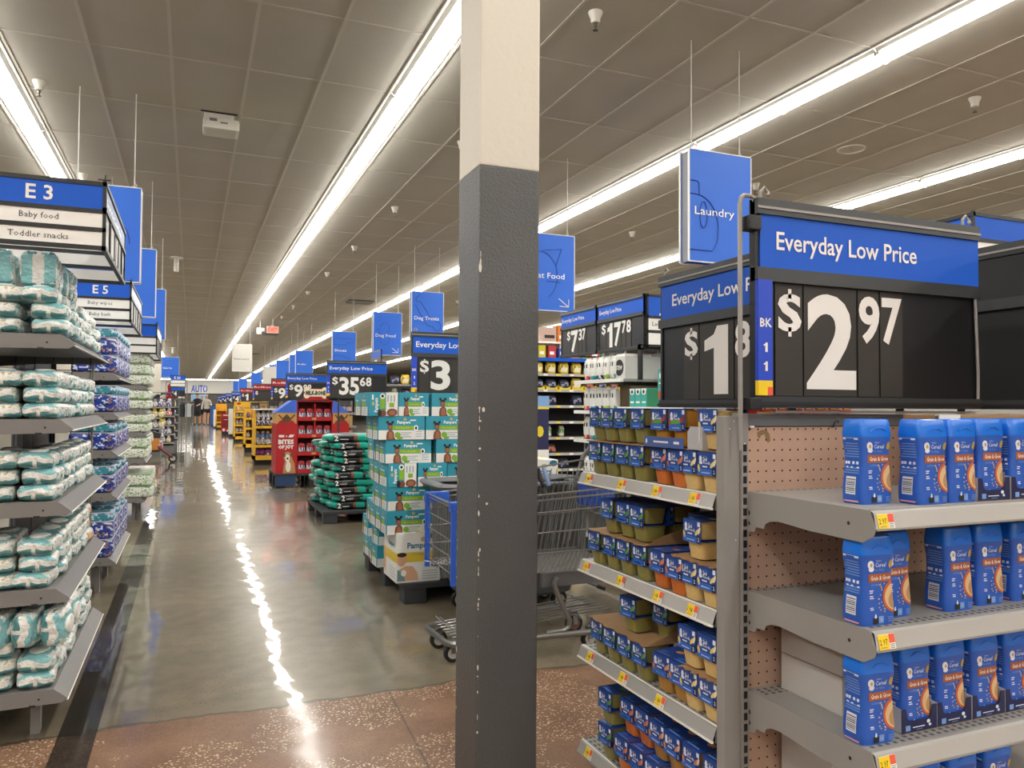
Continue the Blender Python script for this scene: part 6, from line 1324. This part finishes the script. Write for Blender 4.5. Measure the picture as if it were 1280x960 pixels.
for ri, (x0, x1, y, nm) in enumerate(((-1.45, -.62, 19.4, 'nearest'), (-1.35, -.4, 22.2, 'middle'), (-1.3, -.36, 25.4, 'farthest'))):
    rack('grey rack of small baby toys on the left, the %s of three' % nm, x0, x1, y, .5, 1.35, (.2, .42, .66, .9, 1.14))
    for k, z in enumerate((.2, .42, .66, .9, 1.14)):
        for i in range(7):
            q = rk.choice((5, 6, 7, 8, 9, 5, 7, 2, 0)); toys[q].put((x0+.07+.125*i, y+.06+rk.uniform(0, .04), z), rk.uniform(-.5, .5), '%s baby toy, %s left rack, %s shelf up, %s along' % (tn[q], nm, nth(k), nth(i)), 'toys on the left racks', rk.uniform(1.05, 1.3))
tk = []
for i, c_ in enumerate(('6f5fae', '2a2b33', 'b8bcbf', '9a1f2e', '7d9a8c', 'd9d4cb')):
    t = thing('garment', 'x', 'garment'); mb = MB(); m_ = M('garment_'+c_, c_, .85); mb.loft([[(a*wd_, b_*.04, z) for a, b_ in ((1, 0), (.7, 1), (-.7, 1), (-1, 0), (-.7, -1), (.7, -1))] for wd_, z in ((.16, 0), (.15, .3), (.17, .48), (.06, .55))], m_); mb.build('cloth', t)
    mb = MB(); mb.tube([(-.15, 0, .5), (0, 0, .57), (.15, 0, .5)], .008, chrome, 5); mb.tube([(0, 0, .57), (0, 0, .63), (.02, 0, .65)], .005, chrome, 5); mb.build('hanger', t); tk.append(Kind(t))
gn = ('violet', 'black', 'pale grey', 'dark red', 'sage', 'cream')
for ri, (x, y, z, lst, nm) in enumerate(((-1.15, 28.2, .62, (0, 1, 2, 4), 'nearest'), (-1.3, 30.5, 1.0, (2, 1, 5, 3), 'middle'), (-.9, 34.0, .7, (3, 5, 4, 1, 2), 'farthest'), (-.75, 33., 1.45, (3, 1, 5), 'upper'))):
    t = thing('clothes_rail', '%s chrome clothes rail on the left side of the aisle' % nm, 'clothes rail', (x, y, 0)); mb = MB(); n_ = len(lst); mb.tube([(x-.15, y, z+.63), (x+.2*n_, y, z+.63)], .015, chrome, 6); 
    for q in (x-.15, x+.2*n_): mb.tube([(q, y, 0), (q, y, z+.63)], .015, chrome, 6)
    mb.build('rail', t, True)
    for i, g_ in enumerate(lst): tk[g_].put((x+.2*i, y, z), rk.uniform(.6, 1.1), '%s garment on the %s clothes rail on the left, %s along' % (gn[g_], nm, nth(i)), 'garments on the left rails')
sign_box('aisle_sign', 'small far aisle sign box on the left with E20 header', -.69, -.19, 30, 31, 1.83, 2.24, 'E 20', ('', ''))
price_sign('price_sign', 'far price sign below the E20 sign box on the left', (-.66, 29.9, 1.48), (1, 0, 0), .46, .33, None, '4', None, detail=False, foot=1.48)
t = thing('far_partition', 'pale partition wall with hanging pictures far on the left', 'partition', (-4, 42, 0)); mb = MB(); mb.box(-9, -1.4, 42, 42.2, 0, 3.2, M('partition_cream', 'cfc9bd', .8)); mb.build('panel', t, True)
for i, (x0, x1, z0, z1) in enumerate(((-3.0, -2.75, 1.9, 2.9), (-2.55, -2.3, 2.0, 2.95), (-2.05, -1.85, 1.95, 2.8))):
    mb = MB(); mb.box(x0, x1, 41.95, 42, z0, z1, white); mb.box(x0+.05, x1-.05, 41.94, 41.95, z0+.1, z1-.1, M('picture_brown', '7d7264', .7)); mb.build('picture', t, True)
mb = MB(); mb.box(-3.2, -1.7, 41.94, 41.95, 1.6, 1.68, hair); mb.build('caption_bar', t, True)
rack('dark goods rack far behind the E20 sign on the left', -3.5, -.9, 36, .6, 1.5, (.4, .8, 1.2), 'goods_rack')
for i in range(10):
    q = rk.randrange(6); toys[q].put((-3.3+.24*i, 36.15, (.4, .8, 1.2)[i % 3]), 0, '%s item on the far left goods rack, %s along' % (tn[q], nth(i)), 'goods on the far left rack', 2.)
# ------------------------------------------------------------ people far down the aisle
skin = M('skin', 'c9977a', .6); 
def figure(name, label, x, y, h, rz, top, bottom, haircol, sleeves, shorts, arms, legs=0., hair_len=.0):
    t = bpy.data.objects.new(name, None); t = thing(name, label, 'person', (x, y, 0), rz); s = h/1.75
    V = [(0, 0, .93, .15, .11), (0, 0, 1.08, .145, .1), (0, .0, 1.28, .165, .11), (0, 0, 1.44, .12, .085), (0, -.01, 1.5, .055, .055), (0, -.015, 1.57, .06, .065), (0, -.02, 1.65, .082, .098), (0, -.015, 1.72, .06, .075)]
    E = [(i, i+1) for i in range(7)]
    def chain(start, pts):
        p = start
        for q in pts: V.append(q); E.append((p, len(V)-1)); p = len(V)-1
    for sx in (-1, 1):
        st_ = legs*sx
        chain(0, [(.095*sx, 0, .86, .095, .1), (.1*sx, st_*.12, .5, .062, .066), (.1*sx, -st_*.0+.02+st_*.2, .1, .036, .042), (.1*sx, -.0+st_*.2, .045, .04, .04), (.11*sx, -.11+st_*.2, .035, .042, .03)])
        a = arms[0 if sx < 0 else 1]
        chain(3, [(.17*sx, 0, 1.41, .055, .058), (a[0][0]*sx, a[0][1], a[0][2], .043, .043), (a[1][0]*sx, a[1][1], a[1][2], .03, .03), (a[1][0]*sx*1.0, a[1][1]-.05, a[1][2]-.03, .036, .022)])
    me = bpy.data.meshes.new('body'); me.from_pydata([(v[0]*s, v[1]*s, v[2]*s) for v in V], E, []); ob = bpy.data.objects.new('body', me); COL.objects.link(ob)
    sk = ob.modifiers.new('s', 'SKIN'); su = ob.modifiers.new('u', 'SUBSURF'); su.levels = 2; su.render_levels = 2
    for i, v in enumerate(V): me.skin_vertices[0].data[i].radius = (v[3]*s, v[4]*s); 
    me.skin_vertices[0].data[0].use_root = True
    bpy.context.view_layer.update(); m2 = bpy.data.meshes.new_from_object(ob.evaluated_get(bpy.context.evaluated_depsgraph_get())); bpy.data.objects.remove(ob)
    body = bpy.data.objects.new('body', m2); COL.objects.link(body); body.parent = t; m2.materials.clear(); m2.materials.append(skin); m2.materials.append(tyre)
    vs = [v.co.copy() for v in m2.vertices]; ns = [v.normal.copy() for v in m2.vertices]
    for p in m2.polygons: p.use_smooth = True; p.material_index = 1 if p.center.z < .07*s else 0
    def shell(nm, cond, mat, off):
        fs = [p.vertices[:] for p in m2.polygons if cond(p.center/s)]; used = sorted({i for f in fs for i in f}); mp = {a: b_ for b_, a in enumerate(used)}
        if not fs: return
        mb = MB(); mb.add([tuple(vs[i]+ns[i]*off) for i in used], [tuple(mp[i] for i in f) for f in fs], mat, True); mb.build(nm, t, angle=80)
    def torso(c): return abs(c.x) < .185 and c.y > -.22
    shell('shirt', lambda c: (.88 < c.z < 1.49 and abs(c.x) < .19 and c.y > -.17) or (abs(c.x) >= .15 and c.z > (sleeves) and c.z < 1.49) or (sleeves < 1. and (abs(c.x) > .15 or c.y < -.12) and .9 < c.z < 1.49), top, .018)
    shell('shorts', lambda c: shorts < c.z < .95 and abs(c.x) < .24, bottom, .024)
    shell('hair', lambda c: c.z > 1.66+(.05 if c.y < -.06 else 0) or (c.z > 1.56-hair_len and c.y > .0 and abs(c.x) < .12 and c.z > 1.5), haircol, .016)
    mb = MB(); hz = 1.64*s
    for sx in (-1, 1): mb.ell((.03*sx*s, -.115*s, hz+.01), (.012, 0, 0), (0, 0, .007), hair, 8)
    mb.ell((0, -.118*s, hz-.06*s), (.022, 0, 0), (0, -.004, .006), M('lip', '8c4a42'), 8); mb.lathe([(.004, .02), (.013, -.03), (.0, -.035)], (0, -.118*s, hz-.005), skin, 6); mb.build('face', t)
    return t
ta = M('cloth_black', '1b1c20', .85); tg = M('cloth_grey', 'b3aca0', .85); hb2 = M('hair_brown', '4a3226', .8)
figure('person', 'person in a grey sweatshirt and black shorts walking far down the aisle', .86, 49.6, 1.78, .1, tg, ta, hb2, .95, .72, (((.24, -.02, 1.14), (.26, -.08, .95)), ((.25, -.06, 1.15), (.12, -.26, 1.2))), .5, .05)
figure('person', 'person in a black t-shirt pushing a cart far down the aisle', .36, 50.6, 1.84, -.6, ta, M('cloth_dark', '2c2d33', .85), hair, 1.2, .5, (((.24, -.12, 1.16), (.2, -.36, 1.08)), ((.24, -.12, 1.16), (.2, -.36, 1.08))), .3)
figure('person', 'person in dark clothes between the other two, mostly hidden', .62, 51.4, 1.76, .2, M('cloth_charcoal', '26262c', .85), ta, hb2, 1.2, .6, (((.24, 0, 1.15), (.24, -.06, .9)), ((.24, 0, 1.15), (.24, -.06, .9))), .3, .08)
t = thing('far_cart', 'small shopping cart pushed by the person in black far down the aisle', 'shopping cart', (-.02, 50.1, 0)); mb = MB(); mb.box(-.25, .1, 49.7, 50.3, .55, .58, cwire)
for z in (.7, .82, .95): mb.tube([(-.27, 49.65, z), (.12, 49.65, z), (.12, 50.35, z), (-.27, 50.35, z)], .01, cwire, 5, closed=True)
for i in range(6): x = -.27+.078*i; mb.tube([(x, 49.65, .56), (x, 49.65, .95)], .006, cwire, 4)
mb.build('basket', t, True); mb = MB(); mb.tube([(-.25, 49.8, .12), (-.25, 49.8, .56)], .015, cwire, 5); mb.tube([(.1, 49.8, .12), (.1, 49.8, .56)], .015, cwire, 5); mb.tube([(.1, 50.2, .12), (.1, 50.2, .56)], .015, cwire, 5); mb.tube([(-.25, 50.2, .12), (-.25, 50.2, .56)], .015, cwire, 5); mb.tube([(.18, 49.7, 1.02), (.18, 50.3, 1.02)], .02, cblue, 6); mb.build('frame', t, True)
for x in (-.25, .1):
    for y in (49.8, 50.2): wheel(t, x, y, .06, .03, fork=False)
